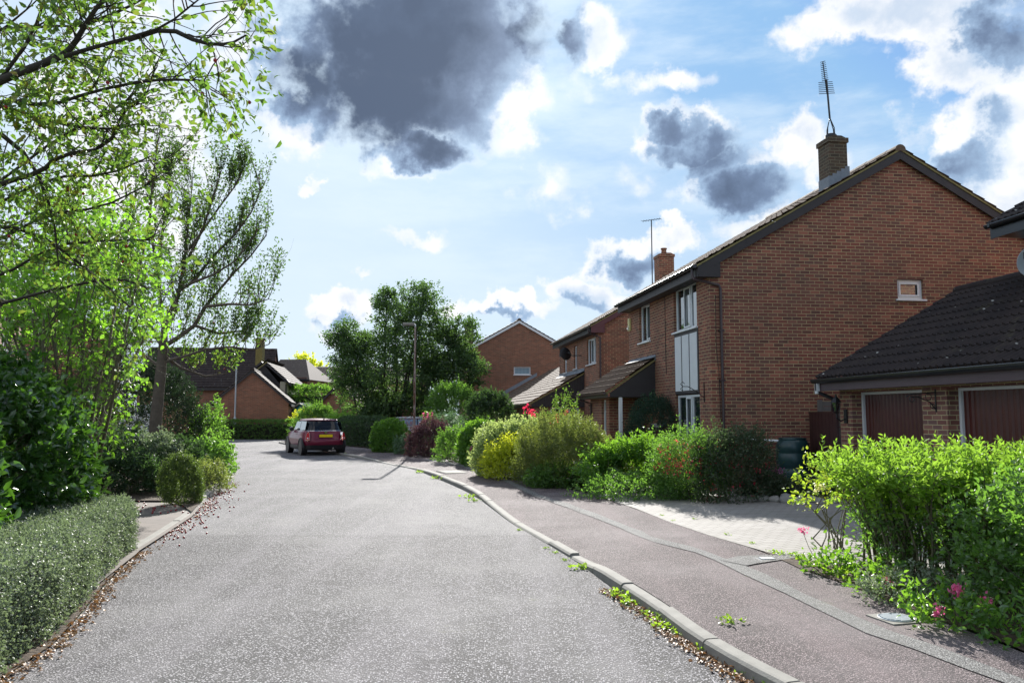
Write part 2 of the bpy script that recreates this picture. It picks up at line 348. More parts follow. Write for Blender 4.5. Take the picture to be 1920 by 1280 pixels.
def paver_mat(name, c1, c2, bw=.2, bh=.1, rot=0.):
    m, n, o = newmat(name); g = n('ShaderNodeTexCoord').outputs['Object']
    gm = n('ShaderNodeMapping', {'Vector': g, 'Rotation': (0, 0, rot)}).outputs[0]
    b = n('ShaderNodeTexBrick', {'Vector': gm, 'Color1': (*c1, 1), 'Color2': (*c2, 1), 'Mortar': (.07, .065, .05, 1), 'Scale': 1., 'Mortar Size': .006, 'Mortar Smooth': .3, 'Brick Width': bw, 'Row Height': bh}, offset=.5)
    c = n.mix(n.m('MULTIPLY', n.noise(g, 40, 4), .5), b.outputs[0], tuple(q * .5 for q in c1))
    c = n.mix(n.mr(n.noise(g, .9, 5, .65), .45, .7, 0, .4), c, (.16, .15, .12))
    pbsdf(n, o, c, .85, bump=n.m('SUBTRACT', n.m('MULTIPLY', n.noise(g, 60, 3), .3), b.outputs[1]), bs=.5, bd=.006); return m
M['paver'] = paver_mat('driveway_blocks', (.38, .355, .33), (.31, .29, .265), rot=R(-20))
M['paver_left'] = paver_mat('brown_paving', (.17, .135, .115), (.13, .105, .09), .45, .3, R(25))
def soil():
    m, n, o = newmat('soil'); g = n('ShaderNodeTexCoord').outputs['Object']
    c = n.ramp(n.noise(g, 30, 6, .7), [(.3, (.03, .02, .013)), (.5, (.085, .058, .038)), (.7, (.17, .125, .08))])
    pbsdf(n, o, c, .95, bump=n.noise(g, 22, 6, .7), bs=1, bd=.04); return m
M['soil'] = soil()
def ground():
    m, n, o = newmat('ground_grass'); g = n('ShaderNodeTexCoord').outputs['Object']
    c = n.ramp(n.noise(g, 3, 8, .7), [(.3, (.035, .05, .015)), (.5, (.06, .09, .025)), (.7, (.10, .11, .045))])
    pbsdf(n, o, c, .95, bump=n.noise(g, 14, 6, .7), bs=.8, bd=.05); return m
M['ground'] = ground()
# foliage
M['lime'] = leaf_mat('lime_leaf', [(.050, .10, .014), (.085, .16, .022), (.13, .21, .030), (.17, .24, .035)], (.28, .60, .03), .52)
M['apple'] = leaf_mat('apple_leaf', [(.035, .070, .012), (.06, .11, .016), (.09, .15, .022), (.12, .17, .025), (.26, .20, .02), (.28, .11, .02)], (.15, .30, .03), .42)
M['appledark'] = leaf_mat('apple_leaf_dark', [(.015, .034, .009), (.026, .054, .012), (.042, .078, .016), (.06, .095, .018)], (.13, .25, .03), .36)
M['laurel'] = leaf_mat('laurel_leaf', [(.012, .035, .010), (.020, .060, .014), (.03, .085, .018), (.05, .12, .022)], (.14, .34, .02), .26, .20, .30)
M['box'] = leaf_mat('silver_green_leaf', [(.035, .060, .030), (.075, .11, .055), (.14, .18, .115), (.27, .30, .23)], (.22, .30, .12), .30, .20, .55)
M['dark'] = leaf_mat('dark_leaf', [(.010, .026, .012), (.016, .038, .015), (.026, .055, .02), (.04, .075, .025)], (.10, .20, .04), .28, .10)
M['yew'] = leaf_mat('yew_leaf', [(.008, .018, .010), (.014, .028, .013), (.022, .04, .017)], (.05, .10, .03), .2, .12)
M['mid'] = leaf_mat('mid_leaf', [(.025, .060, .014), (.04, .09, .02), (.065, .13, .028), (.10, .17, .04)], (.22, .45, .04), .40)
M['olive'] = leaf_mat('olive_leaf', [(.035, .055, .016), (.06, .085, .024), (.09, .115, .035), (.16, .13, .07)], (.30, .38, .06), .38)
M['yellow'] = leaf_mat('yellow_leaf', [(.18, .25, .014), (.32, .40, .02), (.46, .50, .03)], (.68, .74, .03), .50)
M['variegated'] = leaf_mat('variegated_leaf', [(.06, .12, .03), (.14, .21, .06), (.28, .36, .15), (.46, .50, .26)], (.45, .55, .15), .40)
M['bluegreen'] = leaf_mat('bluegreen_leaf', [(.03, .07, .035), (.05, .10, .05), (.10, .15, .09)], (.16, .30, .10), .3, .15)
M['conifer'] = leaf_mat('conifer_leaf', [(.010, .030, .020), (.016, .044, .028), (.028, .062, .036)], (.05, .12, .05), .25, .08)
M['purple'] = leaf_mat('purple_leaf', [(.030, .012, .020), (.055, .020, .030), (.09, .035, .045), (.05, .06, .03)], (.14, .06, .06), .25)
M['redtwig'] = leaf_mat('berberis_leaf', [(.12, .03, .03), (.20, .05, .045), (.28, .09, .07)], (.45, .12, .08), .4)
M['redfl'] = leaf_mat('red_flower', [(.45, .01, .04), (.60, .02, .06), (.75, .04, .12)], (.8, .05, .12), .4)
M['pinkfl'] = leaf_mat('pink_flower', [(.60, .05, .18), (.75, .10, .28), (.85, .22, .40)], (.85, .15, .30), .35)
M['creamfl'] = leaf_mat('cream_flower', [(.70, .62, .25), (.80, .75, .45)], (.8, .7, .3), .3)
M['mauvefl'] = leaf_mat('mauve_flower', [(.20, .05, .14), (.32, .10, .22)], (.4, .12, .25), .3)
M['dryleaf'] = leaf_mat('dry_leaf', [(.10, .045, .02), (.19, .10, .045), (.30, .19, .09), (.16, .07, .03), (.38, .28, .16)], (.3, .15, .05), .15)
M['fruit'] = plain('crab_apple_red', (.35, .02, .02), .35, .3, 30, .05)
M['ball'] = leaf_mat('ball_leaf', [(.025, .045, .012), (.045, .075, .018), (.075, .11, .025)], (.18, .28, .04), .32)
M['gloss'] = leaf_mat('glossy_green_leaf', [(.022, .065, .012), (.035, .10, .018), (.06, .14, .02), (.10, .20, .03)], (.28, .55, .03), .38, .12)
M['lichen'] = leaf_mat('grass_leaf', [(.06, .13, .015), (.11, .20, .02), (.17, .26, .03)], (.35, .55, .03), .45)

# ------------------------------------------------------------------ foliage geometry
def nrm(a): return a / np.maximum(np.linalg.norm(a, axis=-1, keepdims=True), 1e-9)
def leaves(name, P, T, S, mat, parent, rng, w=.27, detail=0, curl=.15, fold=.12, up=.5):
    n = len(P); T = nrm(T); S = np.broadcast_to(S, (n,)).astype(float)
    N = nrm(rng.normal(size=(n, 3)) * .6 + np.array([0, 0, up]) + 1e-6)
    B = nrm(np.cross(T, N)); N = np.cross(B, T)
    L = S[:, None]
    rnd = np.clip(rng.beta(2, 2, n), 0, 1).astype(np.float32)
    if not detail:
        V = np.stack([P, P + T * L * .45 + B * L * w + N * L * fold, P + T * L - N * L * curl, P + T * L * .45 - B * L * w + N * L * fold], 1)
        tri = np.array([[0, 1, 2], [0, 2, 3]])
    else:
        V = np.stack([P, P + T * L * .33, P + T * L * .68 - N * L * curl * .35, P + T * L - N * L * curl,
                      P + T * L * .26 + B * L * w * .92 + N * L * fold, P + T * L * .62 + B * L * w * .85 + N * L * (fold - curl * .3),
                      P + T * L * .26 - B * L * w * .92 + N * L * fold, P + T * L * .62 - B * L * w * .85 + N * L * (fold - curl * .3)], 1)
        tri = np.array([[0, 1, 4], [1, 2, 5], [1, 5, 4], [2, 3, 5], [0, 6, 1], [1, 6, 7], [1, 7, 2], [2, 7, 3]])
    k = V.shape[1]; f = (tri[None] + (np.arange(n) * k)[:, None, None]).reshape(-1)
    me = bpy.data.meshes.new(name); me.vertices.add(n * k); me.vertices.foreach_set('co', V.reshape(-1).astype(np.float32))
    nf = n * len(tri); me.loops.add(nf * 3); me.loops.foreach_set('vertex_index', f.astype(np.int32))
    me.polygons.add(nf); me.polygons.foreach_set('loop_start', np.arange(0, nf * 3, 3, dtype=np.int32))
    at = me.attributes.new('rnd', 'FLOAT', 'FACE'); at.data.foreach_set('value', np.repeat(rnd, len(tri)))
    if detail: me.polygons.foreach_set('use_smooth', np.ones(nf, bool))
    me.update(calc_edges=True)
    return link(name, me, mat, parent)
def sprigs(P, Dr, k, ln, rng, spread=.9, jit=.02):      # k leaves along a twig of length ln from each point
    n = len(P); Dr = nrm(Dr); t = rng.random((n, k)) ** .8
    lnv = np.broadcast_to(ln, (n,))[:, None]
    Q = P[:, None] + Dr[:, None] * (t * lnv)[..., None] + rng.normal(size=(n, k, 3)) * jit
    A = nrm(Dr[:, None] * .7 + nrm(rng.normal(size=(n, k, 3))) * spread)
    return Q.reshape(-1, 3), A.reshape(-1, 3)
def lump(dirs, rng, k=14, amp=.28):
    c = nrm(rng.normal(size=(k, 3))); a = rng.uniform(-.6, 1, k) * amp
    return 1 + (np.clip((dirs @ c.T - .55) / .45, 0, 1) ** 1.3 @ a)
def cloud_pts(n, c, r, rng, lo=.5, amp=.28, zmin=-.35, gap=.0, gs=1.2, k=14):
    d = nrm(rng.normal(size=(int(n * 2.2), 3))); d = d[d[:, 2] > zmin][:n]
    rad = (lo + (1 - lo) * rng.random(len(d)) ** .6) * lump(d, rng, k, amp)
    P = np.array(c) + d * rad[:, None] * np.array(r)
    if gap > 0:
        w = rng.normal(size=(3, 7)) * gs; ph = rng.random(7) * 6.3
        keep = np.sin(P @ w + ph).sum(1) > (gap - 1) * 1.8; P = P[keep]; d = d[keep]
    return P, d
def stems_mb(mb, base, tops, r0, rng, sides=4, wob=.08):
    for t in tops:
        b = np.array(base) + np.append(rng.normal(size=2) * .12, 0); pts = []
        for i in range(5):
            q = i / 4; pts.append(b * (1 - q) + np.array(t) * q + rng.normal(size=3) * wob * (0 < i < 4))
        mb.tube(pts, [r0 * (1 - .75 * i / 4) for i in range(5)], sides, cap=False)
def bush(name, label, cat, c, r, mat, seed, n=500, k=12, ls=.05, tw=.16, upb=.4, amp=.28, detail=0, group=None, w=.27, stem='stem', zc=.45, lo=.45, ns=14, gap=0., spread=.9, jit=.02, sr=.012, zmin=-.6, extra=None, shoot=.10):
    rng = np.random.default_rng(seed); t = thing(name, label, cat, (c[0], c[1], 0), group=group)
    h = r[2]; cc = np.array([0, 0, h * zc]); rr = np.array([r[0], r[1], h * (1 - zc)])
    P, d = cloud_pts(n, cc, rr, rng, lo, amp, zmin, gap)
    P[:, 2] = np.maximum(P[:, 2], .03)
    Dr = d * .8 + np.array([0, 0, upb]) + rng.normal(size=d.shape) * .35
    ns_ = int(len(P) * shoot); ii = rng.choice(np.where(d[:, 2] > .15)[0], ns_) if ns_ and (d[:, 2] > .15).any() else np.zeros(0, int)
    P = np.vstack([P] + [P[ii]] * 2); Dr = np.vstack([Dr] + [d[ii] * .6 + np.array([0, 0, .9])] * 2); d = np.vstack([d] + [d[ii]] * 2); lnn = np.r_[np.full(len(P) - 2 * len(ii), tw), np.full(2 * len(ii), tw * 1.5) * rng.uniform(.7, 1.3, 2 * len(ii))]
    Q, A = sprigs(P, Dr, k, lnn, rng, spread, jit); Q[:, 2] = np.maximum(Q[:, 2], .02)
    leaves('foliage', Q, A, rng.uniform(.7, 1.25, len(Q)) * ls, M[mat] if isinstance(mat, str) else mat, t, rng, w, detail)
    mb = MB(); ii = rng.choice(len(P), min(ns, len(P)), replace=False); stems_mb(mb, (0, 0, 0), P[ii], sr, rng)
    mb.obj('stem', M[stem], t)
    if extra: extra(t, rng, P, d)
    return t
def flowers(t, rng, P, T, s, mat, name='flowers', w=.4, k=6, lab=None, j=.02):
    Q = np.repeat(P, k, 0) + rng.normal(size=(len(P) * k, 3)) * j; A = np.repeat(T, k, 0) + rng.normal(size=(len(P) * k, 3)) * .5
    o = leaves(name, Q, A, rng.uniform(.7, 1.2, len(Q)) * s, M[mat], t, rng, w)
    if name == 'flowers': o['kind'] = 'stuff'
    return o
def px_bush(u0, u1, vt, vb, ratio=.8, zg=.1):           # centre and radii of a shrub from the place it takes in the photograph
    um = (u0 + u1) / 2; g = G(um, vb, zg); Y0 = g[1]; rx = (u1 - u0) / 2 * Y0 / F * 1.06
    Yc = Y0 + rx * ratio * .8; rx = (u1 - u0) / 2 * Yc / F; h = D(um, vt, Yc)[2]
    x = (um - 960) / 1506 * Yc
    return (x, Yc), (rx, rx * ratio, h)

# ------------------------------------------------------------------ ground, road, pavement, kerbs
def resample(P, step):
    P = np.array(P, float); d = np.r_[0, np.cumsum(np.linalg.norm(np.diff(P[:, :2], axis=0), axis=1))]
    n = max(2, int(round(d[-1] / step)) + 1); s = np.linspace(0, d[-1], n)
    return np.stack([np.interp(s, d, P[:, i]) for i in range(P.shape[1])], 1)
def smooth(P, it=2):
    P = np.array(P, float)
    for _ in range(it):
        Q = [P[0]]
        for a, b in zip(P[:-1], P[1:]): Q += [a * .75 + b * .25, a * .25 + b * .75]
        P = np.array(Q + [P[-1]])
    return P
def ribbon(a, b, z_a, z_b): # two polylines of the same length
    mb = MB(); n = len(a)
    vs = [(a[i][0], a[i][1], z_a[i]) for i in range(n)] + [(b[i][0], b[i][1], z_b[i]) for i in range(n)]
    return mb.add(vs, [(i, i + 1, n + i + 1, n + i) for i in range(n - 1)])
gm = MB(); gm.quad((-600, -60, -.03), (600, -60, -.03), (600, 900, -.03), (-600, 900, -.03)); struct(gm, 'ground', M['ground'])
# right kerb: pixel of its foot, height of its upstand
KR = [(1700, 1430, .09), (1545, 1350, .09), (1410, 1280, .09), (1293, 1210, .09), (1222, 1150, .09), (1153, 1105, .09), (1118, 1080, .085), (1080, 1052, .02), (1027, 1020, .02), (993, 1000, .02), (957, 980, .025),
      (925, 955, .04), (885, 925, .09), (833, 902, .09), (792, 885, .08), (774, 879, .03), (748, 874, .02), (708, 866, .025), (690, 862, .07), (667, 858, .08), (643, 854, .08), (600, 846, .08), (560, 838, .08), (517, 830, .08)]
kr = np.array([(*G(u, v)[:2], h) for u, v, h in KR]); kr = np.vstack([[kr[0][0] + 1.2, kr[0][1] - 2.5, .09], kr])
e = kr[-1]; kr = np.vstack([kr, [e[0] + .1, e[1] + 1.2, .08], [e[0] + 2, e[1] + 2.2, .08], [e[0] + 9, e[1] + 3.2, .08], [14, 49.6, .08]])
krs = smooth(kr, 2)
# left edge of the road
KL = [(-260, 1430), (13, 1267), (101, 1208), (143, 1162), (202, 1090), (262, 1031), (295, 1010), (359, 968), (392, 930), (435, 905), (445, 880), (440, 860), (415, 845), (350, 838), (230, 834)]
kl = smooth([G(u, v)[:2] for u, v in KL], 2); kl = np.vstack([[kl[0][0] - .8, kl[0][1] - 4], kl])
far = np.array([(-60, 47.5), (-30, 49.), (-12, 50.3), (0, 51.5), (14, 52.5)])
poly = [(p[0], p[1], 0) for p in kl] + [(-60, 40, 0)] + [(p[0], p[1], 0) for p in far] + [(p[0], p[1], 0) for p in krs[::-1]]
struct(MB().poly(poly), 'road', M['road'])
def offset(P, d):
    P = np.array(P)[:, :2]; T = np.gradient(P, axis=0); T /= np.linalg.norm(T, axis=1, keepdims=True)
    return P + np.stack([T[:, 1], -T[:, 0]], 1) * d
def kerb(name, line, w=.125, L=.915, mat='concrete'):
    P = resample(line, .305); mb = MB(); O = offset(P, w); n = len(P); rng = np.random.default_rng(3)
    i = 0
    while i < n - 1:
        j = min(i + 3, n - 1); dz = rng.normal() * .006; vs = []; ins = 0.012
        for q in range(i, j + 1):
            a, b = P[q][:2].copy(), O[q].copy(); h = P[q][2] + dz
            if q == i or q == j:
                o = P[min(q + 1, n - 1)][:2] - P[max(q - 1, 0)][:2]; o /= np.linalg.norm(o); s = .009 if q == i else -.009; a += o * s; b += o * s
            bv = (b - a) / w
            for (t, z) in ((0, -.05), (.012, h - .022), (.03, h - .004), (.05, h), (w, h), (w, -.05)): vs.append((a[0] + bv[0] * t, a[1] + bv[1] * t, z))
        m = j - i + 1; fs = [(q * 6 + r, q * 6 + r + 1, (q + 1) * 6 + r + 1, (q + 1) * 6 + r) for q in range(m - 1) for r in range(5)]
        fs += [tuple(range(6))[::-1], tuple((m - 1) * 6 + r for r in range(6))]
        mb.add(vs, fs); i = j
    return struct(mb, name, M[mat])
kerb('kerb', krs)
# footway behind the right kerb
back = [(2300, 1400), (1920, 1222), (1850, 1192), (1770, 1167), (1680, 1132), (1600, 1100), (1500, 1066), (1431, 1033), (1334, 1005), (1256, 979), (1191, 953), (1147, 939), (1100, 922), (1010, 906), (940, 894), (880, 870), (830, 858), (770, 851), (700, 841), (650, 836), (600, 829), (540, 824.5)]
bk = smooth([G(u, v, .11)[:2] for u, v in back], 1)
ko = resample(np.c_[offset(krs, .122), krs[:, 2]], .5)
bb = resample(np.vstack([bk, [-5, 47.6], [14, 48.6]]), .5)
nn = max(len(ko), len(bb)); ko = resample(ko, .5); 
def par(P, n):
    P = np.array(P, float); d = np.r_[0, np.cumsum(np.linalg.norm(np.diff(P[:, :2], axis=0), axis=1))]; s = np.linspace(0, d[-1], n)
    return np.stack([np.interp(s, d, P[:, i]) for i in range(P.shape[1])], 1)
ko = par(ko, 160); bb2 = par(bb, 160)
mb = MB(); W = 6
vs = []
for i in range(160):
    for j in range(W):
        t = j / (W - 1); z = (ko[i][2] - .006) * (1 - t) + .11 * t; z = max(z, (ko[i][2] - .006) + (0.11 - ko[i][2]) * min(1, t * 1.6)) if j else ko[i][2] - .006
        vs.append((ko[i][0] * (1 - t) + bb2[i][0] * t, ko[i][1] * (1 - t) + bb2[i][1] * t, z))
mb.add(vs, [(i * W + j, (i + 1) * W + j, (i + 1) * W + j + 1, i * W + j + 1) for i in range(159) for j in range(W - 1)])
struct(mb, 'pavement', M['path'], smooth=True)
from mathutils.bvhtree import BVHTree
_bv = BVHTree.FromPolygons([Vector(v) for v in mb.v], mb.f)
def zpave(x, y):
    h = _bv.ray_cast(Vector((x, y, 5)), Vector((0, 0, -1)))[0]; return h.z if h else .11
# trench reinstatement strip in the footway
TS = [(2080, 1345), (1960, 1300), (1852, 1261), (1740, 1216), (1665, 1194), (1590, 1160), (1515, 1126), (1440, 1089), (1390, 1066), (1334, 1043), (1303, 1031), (1256, 1020), (1217, 1009), (1191, 996), (1152, 980), (1100, 960), (1040, 938), (1000, 926), (960, 906), (930, 893), (900, 885), (860, 871), (800, 862)]
ts = smooth([G(u, v, .10)[:2] for u, v in TS], 1); ts = resample(ts, .4)
rg = np.random.default_rng(5); wv = .085 + rg.normal(size=len(ts)) * .012
A_ = offset(ts, .1); T_ = (A_ - ts[:, :2]) / .1
a = ts[:, :2] - T_ * wv[:, None]; b = ts[:, :2] + T_ * (wv + rg.normal(size=len(ts)) * .008)[:, None]
struct(ribbon(a, b, [zpave(*p) + .006 for p in a], [zpave(*p) + .006 for p in b]), 'trench_strip', M['trench'])
c4 = [G(u, v, .1) for u, v in ((1352, 1052), (1385, 1044), (1490, 1041), (1495, 1048), (1420, 1058), (1400, 1062))]
struct(MB().poly([(p[0], p[1], zpave(p[0], p[1]) + .010) for p in c4]), 'trench_branch', M['trench'])
# block paved drive in front of the large house and the garages
dv = [G(u, v, .11) for u, v in ((1092, 918), (1100, 921.5), (1147, 938.5), (1191, 952.5), (1256, 978.5), (1334, 1004.5), (1431, 1032.5), (1500, 1055))]
H1 = Matrix.Translation((4.36, 17.5, 0)) @ Matrix.Rotation(R(7.5), 4, 'Z')
def hl(x, y, z=0): return H1 @ Vector((x, y, z))
dp = [(p[0], p[1]) for p in dv] + [(4.2, 7.6), (9, 5.2), (9.2, 17), tuple(hl(2.2, -.02)[:2]), tuple(hl(-.9, -.9)[:2]), tuple(hl(-1.6, 2)[:2])]
struct(MB().poly([(x, y, .112) for x, y in dp]), 'driveway', M['paver'])
L_ = [G(u, v, .11)[:2] for u, v in ((1500, 1066), (1600, 1100), (1680, 1132), (1770, 1167), (1850, 1192), (1920, 1222), (2300, 1400))]
sb = [(p[0], p[1]) for p in L_] + [(9, 3), (9, 5.4), (4.3, 7.7), tuple(G(1500, 1050, .11)[:2]), tuple(G(1431, 1034, .11)[:2])]
def soil_sheet(name, pts, z):
    c = np.mean(pts, 0); mb = MB(); struct(MB().poly([(x, y, z) for x, y in pts]), name, M['soil'])
soil_sheet('soil_bed', sb, .118)
fb = [G(u, v, .11)[:2] for u, v in ((1100, 921), (1010, 905), (940, 893), (880, 869), (830, 857), (770, 850), (700, 840), (650, 835))]
soil_sheet('front_gardens', [tuple(p) for p in fb] + [(-8, 42), (2, 60), (16, 60), (16, 26), tuple(hl(9.2, 6.5)[:2]), tuple(hl(0, 6.5)[:2]), tuple(hl(0, 0)[:2]), tuple(hl(2.3, 0)[:2]), tuple(hl(2.25, -.9)[:2]), tuple(hl(-.9, -.95)[:2]), tuple(hl(-1.7, 1.9)[:2])], .120)
# left side: paved drive, planted island
pl = [G(u, v, .03)[:2] for u, v in ((150, 1120), (255, 1038), (262, 1031), (295, 1010), (359, 968), (380, 945), (330, 936), (130, 935), (-200, 930), (-700, 960))]
struct(MB().poly([(x, y, .03) for x, y in pl]), 'driveway', M['paver_left'])
kerb('kerb', np.c_[smooth([G(u, v)[:2] for u, v in ((359, 968), (380, 945), (392, 930), (435, 905), (445, 880), (440, 860))][::-1], 1), np.r_[[.10] * 8, [.09, .05, .03]][:len(smooth([G(u, v)[:2] for u, v in ((359, 968), (380, 945), (392, 930), (435, 905), (445, 880), (440, 860))], 1))]] if False else
     np.array([(*(G(u, v)[:2]), h) for u, v, h in ((440, 860, .1), (445, 880, .1), (437, 904, .1), (413, 918, .1), (392, 931, .09), (380, 946, .05), (357, 969, .035), (295, 1011, .035), (262, 1032, .035))]))
isl = [G(u, v)[:2] for u, v in ((359, 966), (378, 945), (390, 931), (433, 905), (441, 880), (436, 860), (415, 846))]
soil_sheet('soil_bed', [tuple(p) for p in isl] + [(-22, 36), (-26, 20)] + [tuple(G(u, v, .05)[:2]) for u, v in ((-200, 934), (130, 938), (330, 939))], .06)
hb = [G(u, v)[:2] for u, v in ((-260, 1432), (10, 1269), (98, 1210), (140, 1164), (199, 1092), (258, 1034), (240, 1036), (130, 1060), (-200, 1100))]
soil_sheet('soil_bed', [tuple(p) for p in hb], .012)

# ------------------------------------------------------------------ buildings
def wallgrid(mb, a0, a1, z0, z1, ops, dep=.1):         # in the matrix frame: x along, y outwards, z up; ops = (a0, a1, z0, z1)
    xs = sorted({a0, a1, *[o[0] for o in ops], *[o[1] for o in ops]}); zs = sorted({z0, z1, *[o[2] for o in ops], *[o[3] for o in ops]})
    for i in range(len(xs) - 1):
        for j in range(len(zs) - 1):
            cx = (xs[i] + xs[i + 1]) / 2; cz = (zs[j] + zs[j + 1]) / 2
            if any(o[0] < cx < o[1] and o[2] < cz < o[3] for o in ops): continue
            mb.quad((xs[i + 1], 0, zs[j]), (xs[i], 0, zs[j]), (xs[i], 0, zs[j + 1]), (xs[i + 1], 0, zs[j + 1]))
    for o in ops:
        x0, x1, y0, y1 = o[:4]
        mb.quad((x0, 0, y0), (x0, -dep, y0), (x0, -dep, y1), (x0, 0, y1)); mb.quad((x1, 0, y0), (x1, 0, y1), (x1, -dep, y1), (x1, -dep, y0))
        mb.quad((x0, 0, y0), (x1, 0, y0), (x1, -dep, y0), (x0, -dep, y0)); mb.quad((x0, 0, y1), (x0, -dep, y1), (x1, -dep, y1), (x1, 0, y1))
def FX(x=0.):   # frame of a wall facing -x: along = +y
    return Matrix(((0, -1, 0, x), (1, 0, 0, 0), (0, 0, 1, 0), (0, 0, 0, 1)))
def FY(y=0.):   # frame of a wall facing -y: along = +x
    return Matrix(((1, 0, 0, 0), (0, -1, 0, y), (0, 0, 1, 0), (0, 0, 0, 1)))
def FXp(x=0.):  # frame of a wall facing +x
    return Matrix(((0, 1, 0, x), (1, 0, 0, 0), (0, 0, 1, 0), (0, 0, 0, 1)))
def window(root, fr, a0, a1, z0, z1, lights=(1,), dep=.07, mat='upvc', pane='glass', sill=True, name='window', sash=(), fw=.055, bars=(), label=None):
    mb = MB(fr); y0, y1 = -dep - .05, -dep
    mb.box(a0, a1, y0, y1, z1 - fw, z1); mb.box(a0, a1, y0, y1, z0, z0 + fw); mb.box(a0, a0 + fw, y0, y1, z0 + fw, z1 - fw); mb.box(a1 - fw, a1, y0, y1, z0 + fw, z1 - fw)
    tot = sum(lights); x = a0; xs = [a0 + fw]
    for w in lights[:-1]:
        x += w / tot * (a1 - a0); mb.box(x - fw / 2, x + fw / 2, y0, y1 - .004, z0 + fw, z1 - fw); xs += [x - fw / 2, x + fw / 2]
    xs.append(a1 - fw)
    for i in sash:      # opening casements stand a little proud
        l, r = xs[2 * i], xs[2 * i + 1]; s = .04
        mb.box(l, l + s, y1, y1 + .018, z0 + fw, z1 - fw); mb.box(r - s, r, y1, y1 + .018, z0 + fw, z1 - fw)
        mb.box(l + s, r - s, y1, y1 + .018, z1 - fw - s, z1 - fw); mb.box(l + s, r - s, y1, y1 + .018, z0 + fw, z0 + fw + s)
    for i, zb in bars:
        mb.box(xs[2 * i], xs[2 * i + 1], y0 + .01, y1 - .01, z0 + zb * (z1 - z0) - .015, z0 + zb * (z1 - z0) + .015)
    w = mb.obj(name, M[mat], root, bevel=.004)
    if label: w['label'] = label
    MB(fr).box(a0 + fw * .5, a1 - fw * .5, y0 + .012, y0 + .022, z0 + fw * .5, z1 - fw * .5).obj('pane', M[pane], w)
    if sill: MB(fr).box(a0 - .05, a1 + .05, y0, .055, z0 - .045, z0 - .002).obj('sill', M[mat], w, bevel=.006)
    return w
def tiles(mb, O, A, U, length, slen, roll=.3, course=.34, amp=.028, step=.028, per=4, flat=.5):
    O, A, U = Vector(O), Vector(A).normalized(), Vector(U).normalized(); N = A.cross(U)
    if N.z < 0: N = -N
    nc = max(1, int(round(length / roll))); roll = length / nc; na = nc * per + 1
    nr = max(1, int(round(slen / course))); course = slen / nr; vs = []; fs = []
    hs = []
    for i in range(na):
        ph = (i % per) / per; hs.append(amp * (max(0, math.cos(2 * math.pi * ph)) ** flat if per > 2 else (1 if i % 2 else 0)))
    for r in range(nr):
        for (t, z) in ((0, -.012), (0, step), (1.0, .002)):
            for i in range(na):
                vs.append(tuple(O + A * (i / (na - 1) * length) + U * (course * (r + t)) + N * (hs[i] + z)))
    for r in range(nr * 3 - 1):
        fs += [(r * na + i, r * na + i + 1, (r + 1) * na + i + 1, (r + 1) * na + i) for i in range(na - 1)]
    mb.add(vs, fs)
